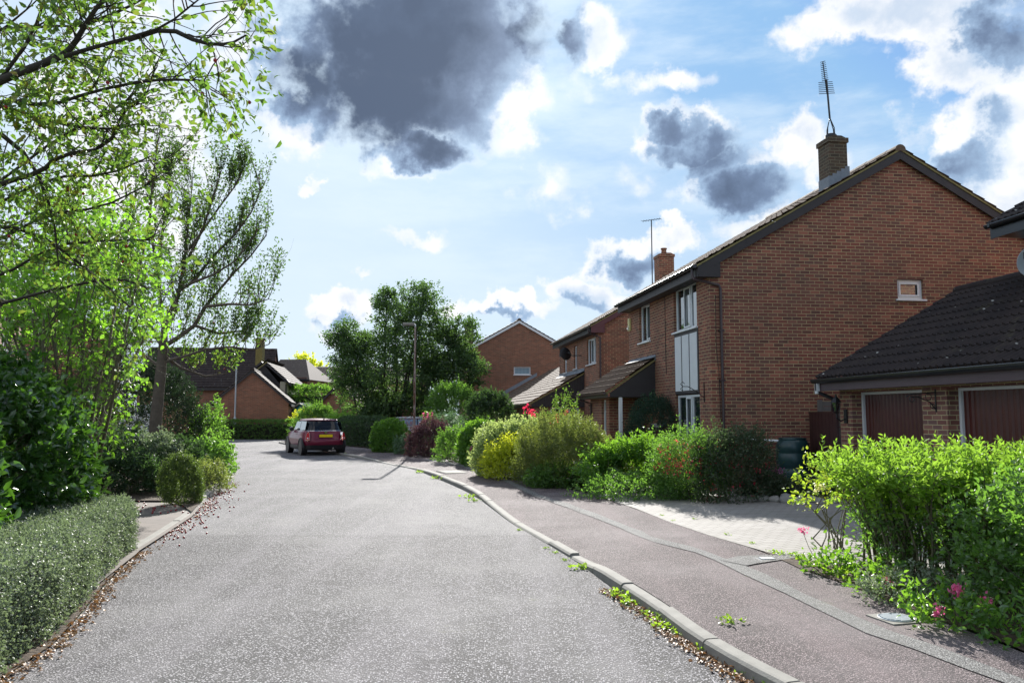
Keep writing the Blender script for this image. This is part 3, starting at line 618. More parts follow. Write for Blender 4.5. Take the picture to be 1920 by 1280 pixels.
def gable_roof(root, W, y0, y1, ze, sl=.573, ov=.32, vo=.14, tile='tile_brown', barge='darkwood', verge='verge', gut='gutter', roll=.3, per=4, amp=.022, course=.33, fascia='darkwood', sidegut=(True, False), step=.028, box=True, hb=.2):
    xr = W / 2; zr = ze + sl * (xr + ov) - 0.0; th_ = math.atan(sl); S = (xr + ov) / math.cos(th_)
    Y0, Y1 = y0 - vo, y1 + vo; rf = MB()
    tiles(rf, (-ov, Y0, ze), (0, 1, 0), (math.cos(th_), 0, math.sin(th_)), Y1 - Y0, S, roll, course, amp, step, per)
    tiles(rf, (W + ov, Y0, ze), (0, 1, 0), (-math.cos(th_), 0, math.sin(th_)), Y1 - Y0, S, roll, course, amp, step, per)
    roof = rf.obj('roof', M[tile], root)
    rd = MB()
    k = int((Y1 - Y0) / .45) + 1
    for i in range(k):
        a = Y0 + (Y1 - Y0) * i / k; b = Y0 + (Y1 - Y0) * (i + 1) / k
        pts = [(xr + .13 * math.cos(t), zr - .03 + .12 * math.sin(t) + (.006 if i % 2 else 0)) for t in np.linspace(-.3, math.pi + .3, 9)]
        rd.prism(pts, 1, a + .002, b - .002)
    rd.obj('ridge_tile', M[tile], roof)
    for yy, s in ((Y0, 1),):
        for q in (0, 1):
            vg = MB(); bg = MB(); X = (lambda x: x) if q == 0 else (lambda x: W - x)
            def strip(mbx, t0, t1, ya, yb, xa=-ov, xb=xr):
                za = ze + sl * (xa + ov); zb = ze + sl * (xb + ov)
                mbx.prism([(X(xa), za - t0), (X(xb), zb - t0), (X(xb), zb - t1), (X(xa), za - t1)], 1, min(ya, yb), max(ya, yb))
            strip(vg, .005, .05, yy + s * .006, yy + s * .10)
            strip(bg, .053, .053 + hb, yy + s * .025, yy + s * .05, -ov + .02, xr)
            strip(bg, .056, .075, yy + s * .052, yy + s * (vo + .0), -ov + .02, xr)
            if box: bg.prism([(X(-ov + .02), ze - .05), (X(.22), ze - .05 + sl * (.22 + ov) - .1), (X(.22), ze - .27), (X(-ov + .02), ze - .27)], 1, min(yy + s * .027, yy + s * (vo - .004)), max(yy + s * .027, yy + s * (vo - .004)))
            vg.obj('verge', M[verge], roof); bg.obj('bargeboard', M[barge], roof, bevel=.004)
    fa = MB(); fa.box(-ov + .02, -ov + .045, Y0 + .03, Y1 - .03, ze - .25, ze - .03); fa.box(-ov + .046, -.003, Y0 + vo + .003, Y1 - vo - .003, ze - .246, ze - .232); fa.obj('fascia', M[fascia], roof)
    fa = MB(); fa.box(W + ov - .045, W + ov - .02, Y0 + .03, Y1 - .03, ze - .25, ze - .03); fa.box(W + .003, W + ov - .046, Y0 + vo + .003, Y1 - vo - .003, ze - .246, ze - .232); fa.obj('fascia', M[fascia], roof)
    for s, on in zip((0, 1), sidegut):
        if not on: continue
        X = -ov - .045 if s == 0 else W + ov + .045; g = MB()
        pts = [(X + .055 * math.cos(t), ze - .02 + .055 * math.sin(t)) for t in np.linspace(math.pi, 2 * math.pi, 8)] + [(X + .045, ze - .02), (X + .045, ze - .03)] + [(X + .045 * math.cos(t), ze - .018 + .045 * math.sin(t)) for t in np.linspace(2 * math.pi, math.pi, 6)]
        g.prism([(X + .058 * math.cos(t), ze - .02 + .06 * math.sin(t)) for t in np.linspace(math.pi, 2 * math.pi, 9)] + [(X + .05, ze - .012), (X - .05, ze - .012)], 1, Y0 + .02, Y1 - .02)
        for yy in np.arange(Y0 + .5, Y1, 1.9): g.box(X - .066, X - .058, yy, yy + .05, ze - .07, ze - .004)
        g.obj('gutter', M[gut], root)
    return xr, zr
def house(name, label, cat, loc, rz, W, L, ze, mat='brick', sl=.573, opx=(), opy=(), opxp=(), chim=None, ov=.32, group=None, zb=0., **k):
    root = thing(name, label, cat, (loc[0], loc[1], 0), rz, group); wl = MB(FX()); zw = ze + sl * ov - .09
    zz = min(zw, ze + .02)
    wallgrid(wl, 0, L, zb, zw, opx); wl.M = FY(); wallgrid(wl, 0, W, zb, zw, opy); wl.M = FXp(W); wallgrid(wl, 0, L, zb, zw, opxp)
    wl.M = None; wl.quad((W, L, zb), (0, L, zb), (0, L, zw), (W, L, zw))
    zt = zw + sl * W / 2
    wl.poly([(0, 0, zw), (W, 0, zw), (W / 2, 0, zt)]); wl.poly([(W, L, zw), (0, L, zw), (W / 2, L, zt)])
    wl.obj('wall', M[mat], root)
    k.setdefault('fascia', 'darkwood')
    gable_roof(root, W, 0, L, ze, sl, ov, **k)
    return root
def chimney(root, x0, x1, y0, y1, z0, z1, pots=1, mat='brick_chim', lead=True, slope=.573, pot_h=.0):
    mb = MB(); mb.box(x0, x1, y0, y1, z0, z1 - .13); mb.box(x0 - .03, x1 + .03, y0 - .03, y1 + .03, z1 - .13, z1 - .02); mb.prism([(x0 - .01, z1 - .02), (x1 + .01, z1 - .02), (x1 - .12, z1 + .04), (x0 + .12, z1 + .04)], 1, y0 + .01, y1 - .01)
    c = mb.obj('chimney', M[mat], root)
    if pots:
        p = MB()
        for i in range(pots): p.lathe(((x0 + x1) / 2, y0 + (y1 - y0) * (i + .5) / pots, 0), [(.12, z1), (.10, z1 + .22), (.13, z1 + .23), (.13, z1 + .28)], 10)
        p.obj('chimney_pot', M['bark_dark'] if pot_h == 0 else M['brick'], c, smooth='auto')
    if lead:
        l = MB(); n = 5
        for i in range(n):
            xa = x0 - .04 + (x1 - x0 + .08) * i / n; xb = x0 - .04 + (x1 - x0 + .08) * (i + 1) / n; za = z0 + slope * (xa - x0)
            l.box(xa, xb, y0 - .012, y0 - .002, za + .18, za + .44)
        l.box(x0 - .012, x0 - .003, y0 - .01, y1 + .01, z0 + .16, z0 + .42); l.obj('flashing', M['lead'], c)
    return c
def downpipe(root, pts, mat='gutter_br', r=.034, brackets=()):
    mb = MB(); mb.tube(pts, r, 8)
    for z in brackets:
        x, y = pts[-1][:2]; mb.box(x - .055, x + .055, y - .04, y + .04, z, z + .04)
    return mb.obj('downpipe', M[mat], root, smooth='auto')
def aerial(parent, x, y, z0, h, yagi=True, col='black', tilt=(0, 0)):
    mb = MB(); top = (x + tilt[0], y + tilt[1], z0 + h)
    mb.tube([(x, y, z0), top], .022, 6)
    if yagi == 'log':   # upright array on the mast
        b0 = Vector(top) + Vector((0, 0, -.35)); 
        mb.tube([tuple(b0), tuple(b0 + Vector((-.04, .06, .80)))], .012, 5)
        for i in range(18):
            q = b0 + Vector((-.04, .06, .80)) * (i / 17) ; L = (.20 - .004 * i) if i < 7 else .085 - .002 * (i - 6)
            mb.tube([tuple(q + Vector((-L, 0, -.012))), tuple(q + Vector((L, 0, .03)))], .008, 4)
    else:
        b0 = Vector(top)
        mb.tube([tuple(b0 + Vector((-.3, .25, 0))), tuple(b0 + Vector((.3, -.25, 0)))], .012, 5)
        for i in range(8):
            q = b0 + Vector((-.3, .25, 0)) + Vector((.6, -.5, 0)) * i / 7; L = .13
            mb.tube([tuple(q + Vector((-.07, -.09, .0)) * 1.3), tuple(q + Vector((.07, .09, .0)) * 1.3)], .007, 4)
    return mb.obj('aerial', M[col], parent)
def dish(root, c, d, r, mat='greymetal', arm=.45):
    d = Vector(d).normalized(); c = Vector(c); q = d.to_track_quat('Z', 'Y').to_matrix().to_4x4(); Mx = Matrix.Translation(c) @ q
    mb = MB(Mx); prof = [(r * t, r * .22 * t * t) for t in np.linspace(0.02, 1, 8)] + [(r * .97, r * .2 + .012)] + [(r * t, r * .22 * t * t + .012) for t in np.linspace(.9, .02, 6)]
    mb.lathe((0, 0, 0), prof, 28); o = mb.obj('satellite_dish', M[mat], root, smooth='auto')
    a = MB(Mx); a.tube([(0, r * .9, .0), (0, r * .55, arm * .6), (0, 0.05, arm)], .014, 6); a.box(-.04, .04, -.03, .09, arm - .02, arm + .07); a.tube([(0, 0, -.02), (0, -.02, -.22), (.05, -.1, -.3)], .02, 6)
    a.obj('feed_arm', M['black'], o); return o

# --- the large brick house on the right
h1 = house('brick_house', 'largest brick house, its tall gable wall to the camera, aerial mast on the chimney', 'house', (4.36, 17.5), R(7.5), 9.24, 6.5, 4.86,
           opx=((.8, 2.4, 3.60, 4.68), (.72, 2.36, .75, 3.56), (4.38, 5.4, 3.6, 4.66)), opy=((4.48, 5.12, 4.2, 4.66),), roll=.3)
window(h1, FX(), .8, 2.4, 3.60, 4.68, (1, .9, 1), sash=(1,)); window(h1, FX(), 4.38, 5.4, 3.6, 4.66, (1, 1), sash=(0,))
window(h1, FY(), 4.48, 5.12, 4.2, 4.66, (1,), sash=(0,), pane='glass', fw=.07)
window(h1, FX(), .78, 2.30, .80, 2.04, (1, .8, 1.1), sash=(1,), dep=.04, pane='glass')
MB(FX()).box(.722, 2.358, -.07, .012, 2.07, 3.55).obj('timber_panel', M['darkwood'], h1, bevel=.004)
pm = MB(FX())
for a0, a1 in ((.79, 1.26), (1.33, 1.79), (1.86, 2.30)): pm.box(a0, a1, .013, .022, 2.14, 3.47)
pm.obj('render_panel', M['whitepaint'], h1)
c1 = chimney(h1, 3.0, 3.45, .12, .60, 6.63, 7.98, pots=0, mat='brick_chim')
fr = MB()
for a in range(4):
    t = a * math.pi / 2 + .4; fr.tube([(3.2 + .11 * math.cos(t), .36 + .11 * math.sin(t), 8.05), (3.2 + .10 * math.cos(t), .36 + .10 * math.sin(t), 8.25), (3.19, .36, 8.52)], .012, 5)
fr.lathe((3.2, .36, 0), [(.14, 8.0), (.14, 8.08), (.11, 8.12)], 12); fr.obj('chimney_pot', M['black'], c1)
aerial(c1, 3.19, .36, 8.5, .95, 'log', tilt=(-.05, .0))
downpipe(h1, [(-.36, .08, 4.78), (-.36, .08, 4.62), (-.34, .02, 4.56), (.2, -.045, 4.42), (.235, -.05, 4.34), (.235, -.05, 2.4), (.235, -.05, .15)], brackets=(2.3, 3.4, 1.2))
MB().box(-.06, -.003, 6.22, 6.40, 4.05, 4.42).obj('alarm_box', M['plaster_yel'], h1, bevel=.01)
MB().tube([(-.09, 6.30, 4.1), (-.06, 6.3, 4.12), (-.05, 6.3, 4.2)], .05, 8).obj('alarm_lamp', M['upvc'], h1, smooth=True)
MB().tube([(-.012, 3.05, 4.6), (-.012, 3.05, 3.2), (-.012, 3.02, 2.6)], .008, 5).obj('cable', M['black'], h1)
MB().tube([(.13, -.012, 4.2), (.12, -.012, 3.1), (.17, -.012, 2.5), (.19, -.012, 1.4)], .006, 5).obj('cable', M['black'], h1)
br = MB(); br.tube([(-.01, .42, 1.85), (-.01, .42, 2.3)], .012, 5); br.tube([(-.01, .42, 1.95), (-.2, .42, 2.1), (-.38, .42, 2.2), (-.5, .42, 2.2), (-.56, .42, 2.26), (-.5, .42, 2.3), (-.46, .42, 2.26)], .009, 5); br.tube([(-.5, .42, 2.2), (-.56, .42, 2.14), (-.5, .42, 2.11)], .009, 5)
br.obj('hanging_bracket', M['black'], h1)
# lean-to porch of the large house
pr = MB(); psl = (3.05 - 2.27) / 1.17; pa = math.atan(psl)
tiles(pr, (-1.38, 3.93, 2.17), (0, 1, 0), (math.cos(pa), 0, math.sin(pa)), 3.6, 1.37 / math.cos(pa) - .02, .15, .33, .016, .03, 4)
po = pr.obj('porch_roof', M['tile_brown'], h1)
MB().prism([(-1.36, 2.155), (-.01, 2.155 + 1.35 * psl), (-.01, 2.10 + 1.35 * psl), (-1.36, 2.10)], 1, 3.94, 4.03).obj('verge', M['verge'], po)
MB().prism([(-1.25, 2.15), (-.004, 2.10 + 1.33 * psl), (-.004, 2.04), (-1.25, 2.04)], 1, 3.97, 4.0).obj('gable_boarding', M['darkwood'], po)
MB().box(-1.34, -1.31, 3.97, 7.5, 2.03, 2.15).obj('fascia', M['gutter_br'], po)
MB().box(-1.30, -.26, 4.02, 7.48, 2.035, 2.05).obj('soffit', M['darkwood'], po)
MB().prism([(-1.405 + .05 * math.cos(t), 2.16 + .055 * math.sin(t)) for t in np.linspace(math.pi, 2 * math.pi, 8)], 1, 3.93, 7.53).obj('gutter', M['gutter_br'], po)
l = MB()
for i in range(9): l.box(-.02, -.004, 3.9 + i * .29, 4.19 + i * .29, 3.02, 3.17 + .01 * (i % 2))
l.quad((-.16, 3.9, 3.07), (-.16, 6.5, 3.07), (-.01, 6.5, 3.12), (-.01, 3.9, 3.12)); l.obj('flashing', M['lead'], po)
pw = MB(FX(-1.0)); wallgrid(pw, 5.05, 7.4, 0, 2.06, ((5.40, 5.92, 1.02, 1.99),)); pw.M = None
pw.quad((-1.0, 5.05, 0), (-.0, 5.05, 0), (-.0, 5.05, 2.06), (-1.0, 5.05, 2.06)); pw.quad((-.003, 7.4, 0), (-1.0, 7.4, 0), (-1.0, 7.4, 2.06), (-.003, 7.4, 2.06)); pw.obj('porch_wall', M['brick'], h1)
window(h1, FX(-1.0), 5.40, 5.92, 1.02, 1.99, (1,), pane='glass_teal', bars=((0, .66),), fw=.06)
MB().box(-1.0, -.91, 3.98, 4.07, .1, 2.03).obj('porch_post', M['upvc'], h1, bevel=.006)
hbk = MB(); hbk.lathe((-.15, 3.4, 0), [(.03, 1.18), (.13, 1.24), (.16, 1.33), (.15, 1.34)], 14); hbk.obj('wall_basket', M['whitepaint'], h1, smooth='auto')
downpipe(h1, [(-1.40, 7.1, 2.12), (-1.38, 7.1, 2.0), (-1.05, 7.05, 1.9), (-1.04, 7.05, .1)])

# --- second brick house, with the boarded lean-to
h2 = house('brick_house', 'brick house beyond the largest, with maroon bargeboard, boarded lean-to and wall dish', 'house', (3.22, 29.7), R(7.5), 9.24, 7.7, 4.86,
           opx=((.4, 1.95, 3.5, 4.5), (3.8, 4.42, 3.48, 4.45), (5.92, 6.62, 3.42, 4.42), (.55, 1.75, .9, 1.95)), barge='maroonwood', roll=.3, per=4)
window(h2, FX(), .4, 1.95, 3.5, 4.5, (1, 1, 1), sash=(1,)); window(h2, FX(), 3.8, 4.42, 3.48, 4.45, (1, 1)); window(h2, FX(), 5.92, 6.62, 3.42, 4.42, (1, 1), bars=((0, .5), (1, .5))); window(h2, FX(), .55, 1.75, .9, 1.95, (1, 1, 1), sash=(1,), bars=((1, .6),))
c2 = chimney(h2, 2.9, 3.5, 1.5, 2.2, 6.5, 7.98, pots=1, mat='brick', pot_h=1); aerial(c2, 2.62, 1.6, 6.6, 2.75, True)
downpipe(h2, [(-.36, .06, 4.78), (-.36, .05, 4.62), (-.1, -.02, 4.5), (.06, -.05, 4.42), (.06, -.05, .1)], 'gutter_br')
dish(h2, (-.62, 3.0, 4.05), (-.35, .9, -.2), .27, 'black', .4)
MB().tube([(-.01, 2.85, 3.95), (-.4, 2.9, 3.95), (-.5, 2.95, 4.02)], .018, 6).obj('dish_arm', M['black'], h2)
lr = MB(); s2 = (3.27 - 2.02) / 2.25; a2 = math.atan(s2)
tiles(lr, (-2.32, 2.36, 1.98), (0, 1, 0), (math.cos(a2), 0, math.sin(a2)), 5.3, 2.3 / math.cos(a2), .3, .32, .016, .035, 4)
tiles(lr, (-2.32, 7.661, 1.98), (0, 1, 0), (math.cos(a2), 0, math.sin(a2)), 12.6, 4.25 / math.cos(a2), .3, .32, .016, .035, 4)
lo = lr.obj('lean_to_roof', M['tile_brown'], h2)
MB().prism([(-2.3, 1.965), (-.02, 1.965 + 2.28 * s2), (-.02, 1.90 + 2.28 * s2), (-2.3, 1.90)], 1, 2.37, 2.46).obj('verge', M['verge'], lo)
bd = MB()
for i in range(19):
    xa = -2.15 + i * .113; xb = xa + .105; bd.prism([(xa, 1.93 + (xa + 2.3) * s2), (xb, 1.93 + (xb + 2.3) * s2), (xb, 1.86), (xa, 1.86)], 1, 2.40 + .006 * (i % 2), 2.44)
bd.obj('gable_boarding', M['darkwood'], lo)
MB().box(-2.27, -2.24, 2.42, 20.2, 1.84, 1.97).obj('fascia', M['darkwood'], lo)
MB().prism([(-2.34 + .055 * math.cos(t), 1.97 + .055 * math.sin(t)) for t in np.linspace(math.pi, 2 * math.pi, 8)], 1, 2.37, 20.2).obj('gutter', M['gutter'], lo)
l = MB(); l.box(-.02, -.004, 2.36, 7.7, 3.26, 3.42); l.quad((-.2, 2.36, 3.22), (-.2, 7.7, 3.22), (-.01, 7.7, 3.32), (-.01, 2.36, 3.32)); l.obj('flashing', M['lead'], lo)
lw = MB(FY(2.5)); wallgrid(lw, -2.05, -.003, 0, 1.87, ((-1.38, -.2, .5, 1.84),)); lw.M = FX(-2.05); wallgrid(lw, 2.5, 20.2, 0, 1.87, ((3.0, 4.2, .2, 1.8), (5.2, 7.4, .15, 1.8), (8.6, 10.8, .15, 1.8), (12, 14.2, .15, 1.8))); lw.obj('lean_to_wall', M['brick'], h2)
window(h2, FY(2.5), -1.38, -.2, .5, 1.84, (1, 1, 1), bars=((2, .6),), pane='glass')
for a0, a1 in ((5.2, 7.4), (8.6, 10.8), (12, 14.2)): MB(FX(-2.05)).box(a0, a1, -.1, -.06, .1, 1.8).obj('garage_door', M['garagedoor'], h2)
MB(FX(-2.05)).box(3.0, 4.2, -.1, -.06, .2, 1.8).obj('door', M['upvc'], h2)

# --- third house, white bargeboards
h3p = D(885, 655, 51)
h3 = house('brick_house', 'farthest brick house on the right, its gable edged with white bargeboards', 'house', (h3p[0] - .25, 51), R(7.5), 6.6, 8.4, 5.62, mat='brick_far',
           opy=((2.95, 4.05, 4.08, 4.6),), barge='upvc', roll=.33, per=2, ov=.3, verge='tile_far', box=False, sl=.56, hb=.17)
window(h3, FY(), 2.95, 4.05, 4.08, 4.6, (1,), pane='blind', fw=.07)
c3 = chimney(h3, .35, .95, 7.3, 8.0, 6.1, 8.15, pots=1, lead=False)
MB().lathe((.65, 7.6, 0), [(.09, 8.4), (.03, 8.75)], 8).obj('cowl', M['black'], c3)
l = MB(); l.prism([(1.9, 2.55), (4.45, 4.0), (4.45, 4.22), (1.9, 2.8)], 1, -.03, -.004); l.obj('flashing', M['lead'], h3)

# --- pair of garages on the right
g1 = thing('garage', 'low garage block with two brown up-and-over doors and a ribbed dark tiled roof', 'garage', (6.26, 15.32, 0), R(7.5))
wl = MB(FX()); wallgrid(wl, -6.3, 0, 0, 2.06, ((-2.47, -.42, -.01, 1.995), (-5.2, -3.07, -.01, 1.995)), .22); wl.M = None
wl.quad((6, 0, 0), (0, 0, 0), (0, 0, 2.06), (6, 0, 2.06)); wl.poly([(6, 0, 2.06), (0, 0, 2.06), (0, 0, 2.25), (2.84, 0, 3.86), (6, 0, 2.25)]); wl.quad((0, -6.3, 0), (6, -6.3, 0), (6, -6.3, 2.06), (0, -6.3, 2.06))
wl.obj('wall', M['brick_garage'], g1)
for (a0, a1) in ((-2.47, -.42), (-5.2, -3.07)):
    d = MB(FX()); n = 18; vs = []
    xs = [a0 + .05 + (a1 - a0 - .1) * i / (n * 4) for i in range(n * 4 + 1)]; dd = [-.235 + (0, .022, .022, 0)[i % 4] for i in range(n * 4 + 1)]
    d.add([(x, y, .12) for x, y in zip(xs, dd)] + [(x, y, 1.95) for x, y in zip(xs, dd)], [(i, i + 1, n * 4 + 2 + i, n * 4 + 1 + i) for i in range(n * 4)])
    do = d.obj('garage_door', M['garagedoor'], g1)
    f = MB(FX()); f.box(a0 + .002, a0 + .055, -.24, -.19, .1, 1.99); f.box(a1 - .055, a1 - .002, -.24, -.19, .1, 1.99); f.box(a0 + .055, a1 - .055, -.24, -.19, 1.945, 1.99); f.obj('door_frame', M['upvc'], do)
    hm = MB(FX()); m_ = (a0 + a1) / 2; hm.box(m_ - .03, m_ + .03, -.21, -.18, 1.02, 1.14); hm.box(m_ - .06, m_ + .05, -.18, -.155, 1.08, 1.11); hm.obj('handle', M['black'], do)
gs = .576; ga = math.atan(gs); rf = MB(); Sg = 3.12 / math.cos(ga)
tiles(rf, (-.28, -6.6, 2.28), (0, 1, 0), (math.cos(ga), 0, math.sin(ga)), 6.93, Sg, .15, .34, .030, .030, 8, 1.2)
tiles(rf, (5.96, -6.6, 2.28), (0, 1, 0), (-math.cos(ga), 0, math.sin(ga)), 6.93, Sg, .3, .34, .02, .03, 4)
ro = rf.obj('roof', M['tile_dark'], g1, smooth='auto')
rd = MB()
for i in range(15):
    a = .33 - i * .45; rd.prism([(2.84 + .14 * math.cos(t), 4.05 + .12 * math.sin(t) + .006 * (i % 2)) for t in np.linspace(-.3, math.pi + .3, 9)], 1, a - .448, a)
rd.obj('ridge_tile', M['tile_dark'], ro)
MB().prism([(-.26, 2.27), (2.84, 2.27 + 3.1 * gs), (2.84, 2.1 + 3.1 * gs), (-.26, 2.10)], 1, .27, .31).obj('bargeboard', M['fascia_g'], ro)
MB().box(-.28, -.25, -6.5, .30, 2.03, 2.24).obj('fascia', M['fascia_g'], ro, bevel=.004)
MB().box(-.249, .1, -6.5, .26, 2.045, 2.065).obj('soffit', M['darkwood'], ro)
gg = MB(); gg.prism([(-.335 + .062 * math.cos(t), 2.25 + .075 * math.sin(t)) for t in np.linspace(math.pi, 2 * math.pi, 9)] + [(-.28, 2.262), (-.39, 2.262)], 1, -6.5, .36); gg.obj('gutter', M['gutter'], g1)
downpipe(g1, [(-.33, .24, 2.2), (-.33, .24, 2.05), (-.3, .22, 2.0), (-.02, .10, 1.86), (.0, .09, 1.8)], 'gutter')
MB().box(-.35, -.29, .20, .28, 1.98, 2.19).obj('pipe_socket', M['upvc'], g1)
def scroll(c, r, turns=1.25, n=12, flip=1):
    return [(c[0], c[1] + flip * r * (1 - .6 * i / n) * math.cos(turns * 2 * math.pi * i / n), c[2] + r * (1 - .6 * i / n) * math.sin(turns * 2 * math.pi * i / n)) for i in range(n + 1)]
b = MB(FX()); b.box(-2.82, -2.795, .0, .012, 1.62, 1.98); 
b.tube([(-2.8, .0, 1.66), (-2.8, .10, 1.78), (-2.8, .3, 1.86), (-2.8, .42, 1.86)], .009, 5); b.tube([(-2.8, 0, 1.93), (-2.8, .42, 1.90), (-2.8, .5, 1.86)], .009, 5)
b.tube([(-2.8, .12 + .05 * math.cos(t), 1.86 + .05 * math.sin(t)) for t in np.linspace(0, 7, 14)], .007, 4); b.tube([(-2.8, .4 + .04 * math.cos(t), 1.82 + .04 * math.sin(t)) for t in np.linspace(0, 7, 14)], .007, 4); b.tube([(-2.8, .06 + .035 * math.cos(t), 1.72 + .035 * math.sin(t)) for t in np.linspace(0, 7, 14)], .007, 4)
b.obj('hanging_bracket', M['black'], g1)
w = MB(); w.box(-.03, -.003, -.27, -.17, 1.42, 1.68); w.tube([(-.03, -.22, 1.5), (-.12, -.22, 1.46), (-.2, -.22, 1.52), (-.2, -.22, 1.60)], .014, 6)
w.lathe((-.2, -.22, 0), [(.02, 1.60), (.055, 1.62), (.06, 1.63)], 6); w.lathe((-.2, -.22, 0), [(.11, 1.81), (.05, 1.89), (.02, 1.92), (.015, 1.96)], 6)
for i in range(6):
    t = i * math.pi / 3; w.tube([(-.2 + .055 * math.cos(t), -.22 + .055 * math.sin(t), 1.63), (-.2 + .1 * math.cos(t), -.22 + .1 * math.sin(t), 1.81)], .006, 4)
wo = w.obj('wall_lantern', M['black'], g1)
MB().lathe((-.2, -.22, 0), [(.045, 1.64), (.082, 1.80)], 6).obj('lantern_glass', M['glass'], wo)
l = MB(); l.box(2.62, 2.80, -6.4, -1.9, 4.0, 4.02); l.obj('flashing', M['lead'], g1)

# --- two-storey house behind the garages (only its near eaves corner shows)
hn = house('brick_house', 'house showing only a black guttered eaves corner above the dark garage roof', 'house', tuple(hl(4.5, -12.35)[:2]), R(7.5), 8, 8, 4.88, mat='brick_garage', tile='tile_dark', roll=.15, per=6, amp=.03, ov=1.05, fascia='gutter', barge='gutter', verge='tile_dark', box=False)
dish(hn, (-.04, 8.25, 4.28), (-.9, -.55, .05), .30, 'greymetal', .44)
MB().tube([(-.0, 7.9, 4.1), (-.02, 8.1, 4.15), (-.03, 8.24, 4.2)], .02, 6).obj('dish_arm', M['black'], hn)
# --- far houses
def far_house(label, u, v, Y, rz, W, L, ze, tile='tile_far', **k):
    p = D(u, v, Y); return house('brick_house', label, 'house', (p[0], p[1]), rz, W, L, ze, mat='brick_far', tile=tile, roll=.33, **{'per': 2, 'verge': 'tile_far', 'box': False, 'group': 'houses at the bend of the road', **k})
fg = far_house('brick garage with plain windowless gable behind the slim grey lamp post', 402, 755, 51, R(12), 4.55, 7, 2.30, sl=.86, ov=.22, vo=.16, hb=.16, barge='darkwood'); fg.name = 'garage'; fg['category'] = 'garage'
p = D(330, 700, 63)
f1 = house('brick_house', 'far house with a dark boarded cross gable, cream wall strip and yellow-brown chimney', 'house', (p[0] - 3.2, 68), R(-80), 7.5, 9.6, 3.6, mat='brick_far', sl=.8, tile='tile_far', roll=.33, per=2, verge='tile_far', box=False, group='houses at the bend of the road')
# cross gable of it
q = D(478, 720, 57.5); cg = thing('brick_house', 'narrow gabled wing with black boarding and a cream wall strip', 'house', (q[0], q[1], 0), R(6), 'houses at the bend of the road')
wl = MB(); wl.prism([(0, 0), (1.75, 0), (1.75, 3.7), (.4, 5.35), (0, 5.0)], 1, 0, 6); wl.obj('boarded_wall', M['darkwood'], cg)
MB().box(1.752, 2.15, .02, 6, 0, 3.9).obj('cream_wall', M['cream'], cg)
window(cg, FY(), .75, 1.25, 2.9, 3.75, (1,), dep=-.03, pane='glass', sill=False)
rf = MB(); tiles(rf, (2.6, -.3, 4.2 - .45), (0, 1, 0), (-1.45, 0, 1.25), 7, 2.35, .33, .33, .02, .03, 2); tiles(rf, (-1.0, -.3, 3.9), (0, 1, 0), (1.55, 0, 1.3), 7, 2.5, .33, .33, .02, .03, 2)
ro = rf.obj('roof', M['tile_far'], cg); MB().prism([(2.6, 3.7), (.85, 5.2), (.85, 5.02), (2.6, 3.52)], 1, -.3, -.26).obj('bargeboard', M['darkwood'], ro); MB().prism([(-.9, 3.9), (.85, 5.33), (.85, 5.22), (-.9, 3.8)], 1, -.3, -.26).obj('verge', M['verge'], ro)
MB().tube([(2.2, -.06, 3.7), (2.2, -.06, 0)], .05, 6).obj('downpipe', M['black'], cg)
p = D(486, 640, 60); mb = MB(); mb.box(p[0] - .25, p[0] + .25, 60, 60.6, 5.2, D(486, 634, 60)[2]); mb.box(p[0] - .28, p[0] + .28, 59.97, 60.63, D(486, 638, 60)[2], D(486, 634, 60)[2] + .02)
ch = mb.obj('chimney', plain('lichen_chimney', (.20, .16, .05), .9, .3, 6, .4), f1); ch.matrix_parent_inverse = f1.matrix_basis.inverted()
p = D(520, 725, 68)
f2 = far_house('far brown-roofed house whose white three-light window faces the road', 512, 712, 68, R(8), 2.7, 8, D(0, 712, 68)[2], opy=((.95, 2.0, 3.75, 4.55),), sl=1.25, ov=.2) if False else None
# house with the white window: roof slope faces us
q = D(500, 720, 66); fw = thing('brick_house', 'far brick house with brown roof and one white three-light window', 'house', (q[0], q[1], 0), R(-4), 'houses at the bend of the road')
zt = D(0, 674, 70)[2]; ze = D(0, 712, 66)[2]
wl = MB(FY()); wallgrid(wl, 0, 3.4, 0, ze, ((1.45, 2.45, 3.72, 4.55),)); wl.M = None; wl.quad((3.4, 0, 0), (3.4, 7, 0), (3.4, 7, ze), (3.4, 0, ze)); wl.quad((0, 7, 0), (0, 0, 0), (0, 0, ze), (0, 7, ze)); wl.obj('wall', M['brick_far'], fw)
window(fw, FY(), 1.45, 2.45, 3.72, 4.55, (1, 1, 1))
rf = MB(); rf.poly([(-.3, -.3, ze), (3.7, -.3, ze), (2.0, 3.8, zt), (-.3, 3.8, zt)]); rf.poly([(3.7, -.3, ze), (3.7, 7, ze), (2.0, 3.8, zt)]); rf.poly([(3.7, 7, ze), (-.3, 7, ze), (-.3, 3.8, zt), (2.0, 3.8, zt)]); rf.obj('roof', M['tile_far'], fw)
MB().box(-.3, 3.7, -.36, -.3, ze - .16, ze + .01).obj('gutter', M['gutter'], fw)
q = D(557, 720, 82); fl = thing('brick_house', 'long low-pitched roof of a far brick house behind the tall hedge', 'house', (q[0] - 1, q[1], 0), R(3), 'houses at the bend of the road')
MB().box(0, 14, 0, 8, 0, D(0, 717, 82)[2]).obj('wall', M['brick_far'], fl)
ze = D(0, 717, 82)[2]; zt = D(0, 686, 85)[2]; rf = MB(); sl_ = (zt - ze) / 4.3; tiles(rf, (-.3, -.3, ze), (1, 0, 0), (0, 4.3, zt - ze), 14.6, math.hypot(4.3, zt - ze), .33, .33, .02, .03, 2); rf.poly([(-.3, 4, zt), (14.3, 4, zt), (14.3, 8.3, ze), (-.3, 8.3, ze)]); rf.obj('roof', M['tile_far'], fl)
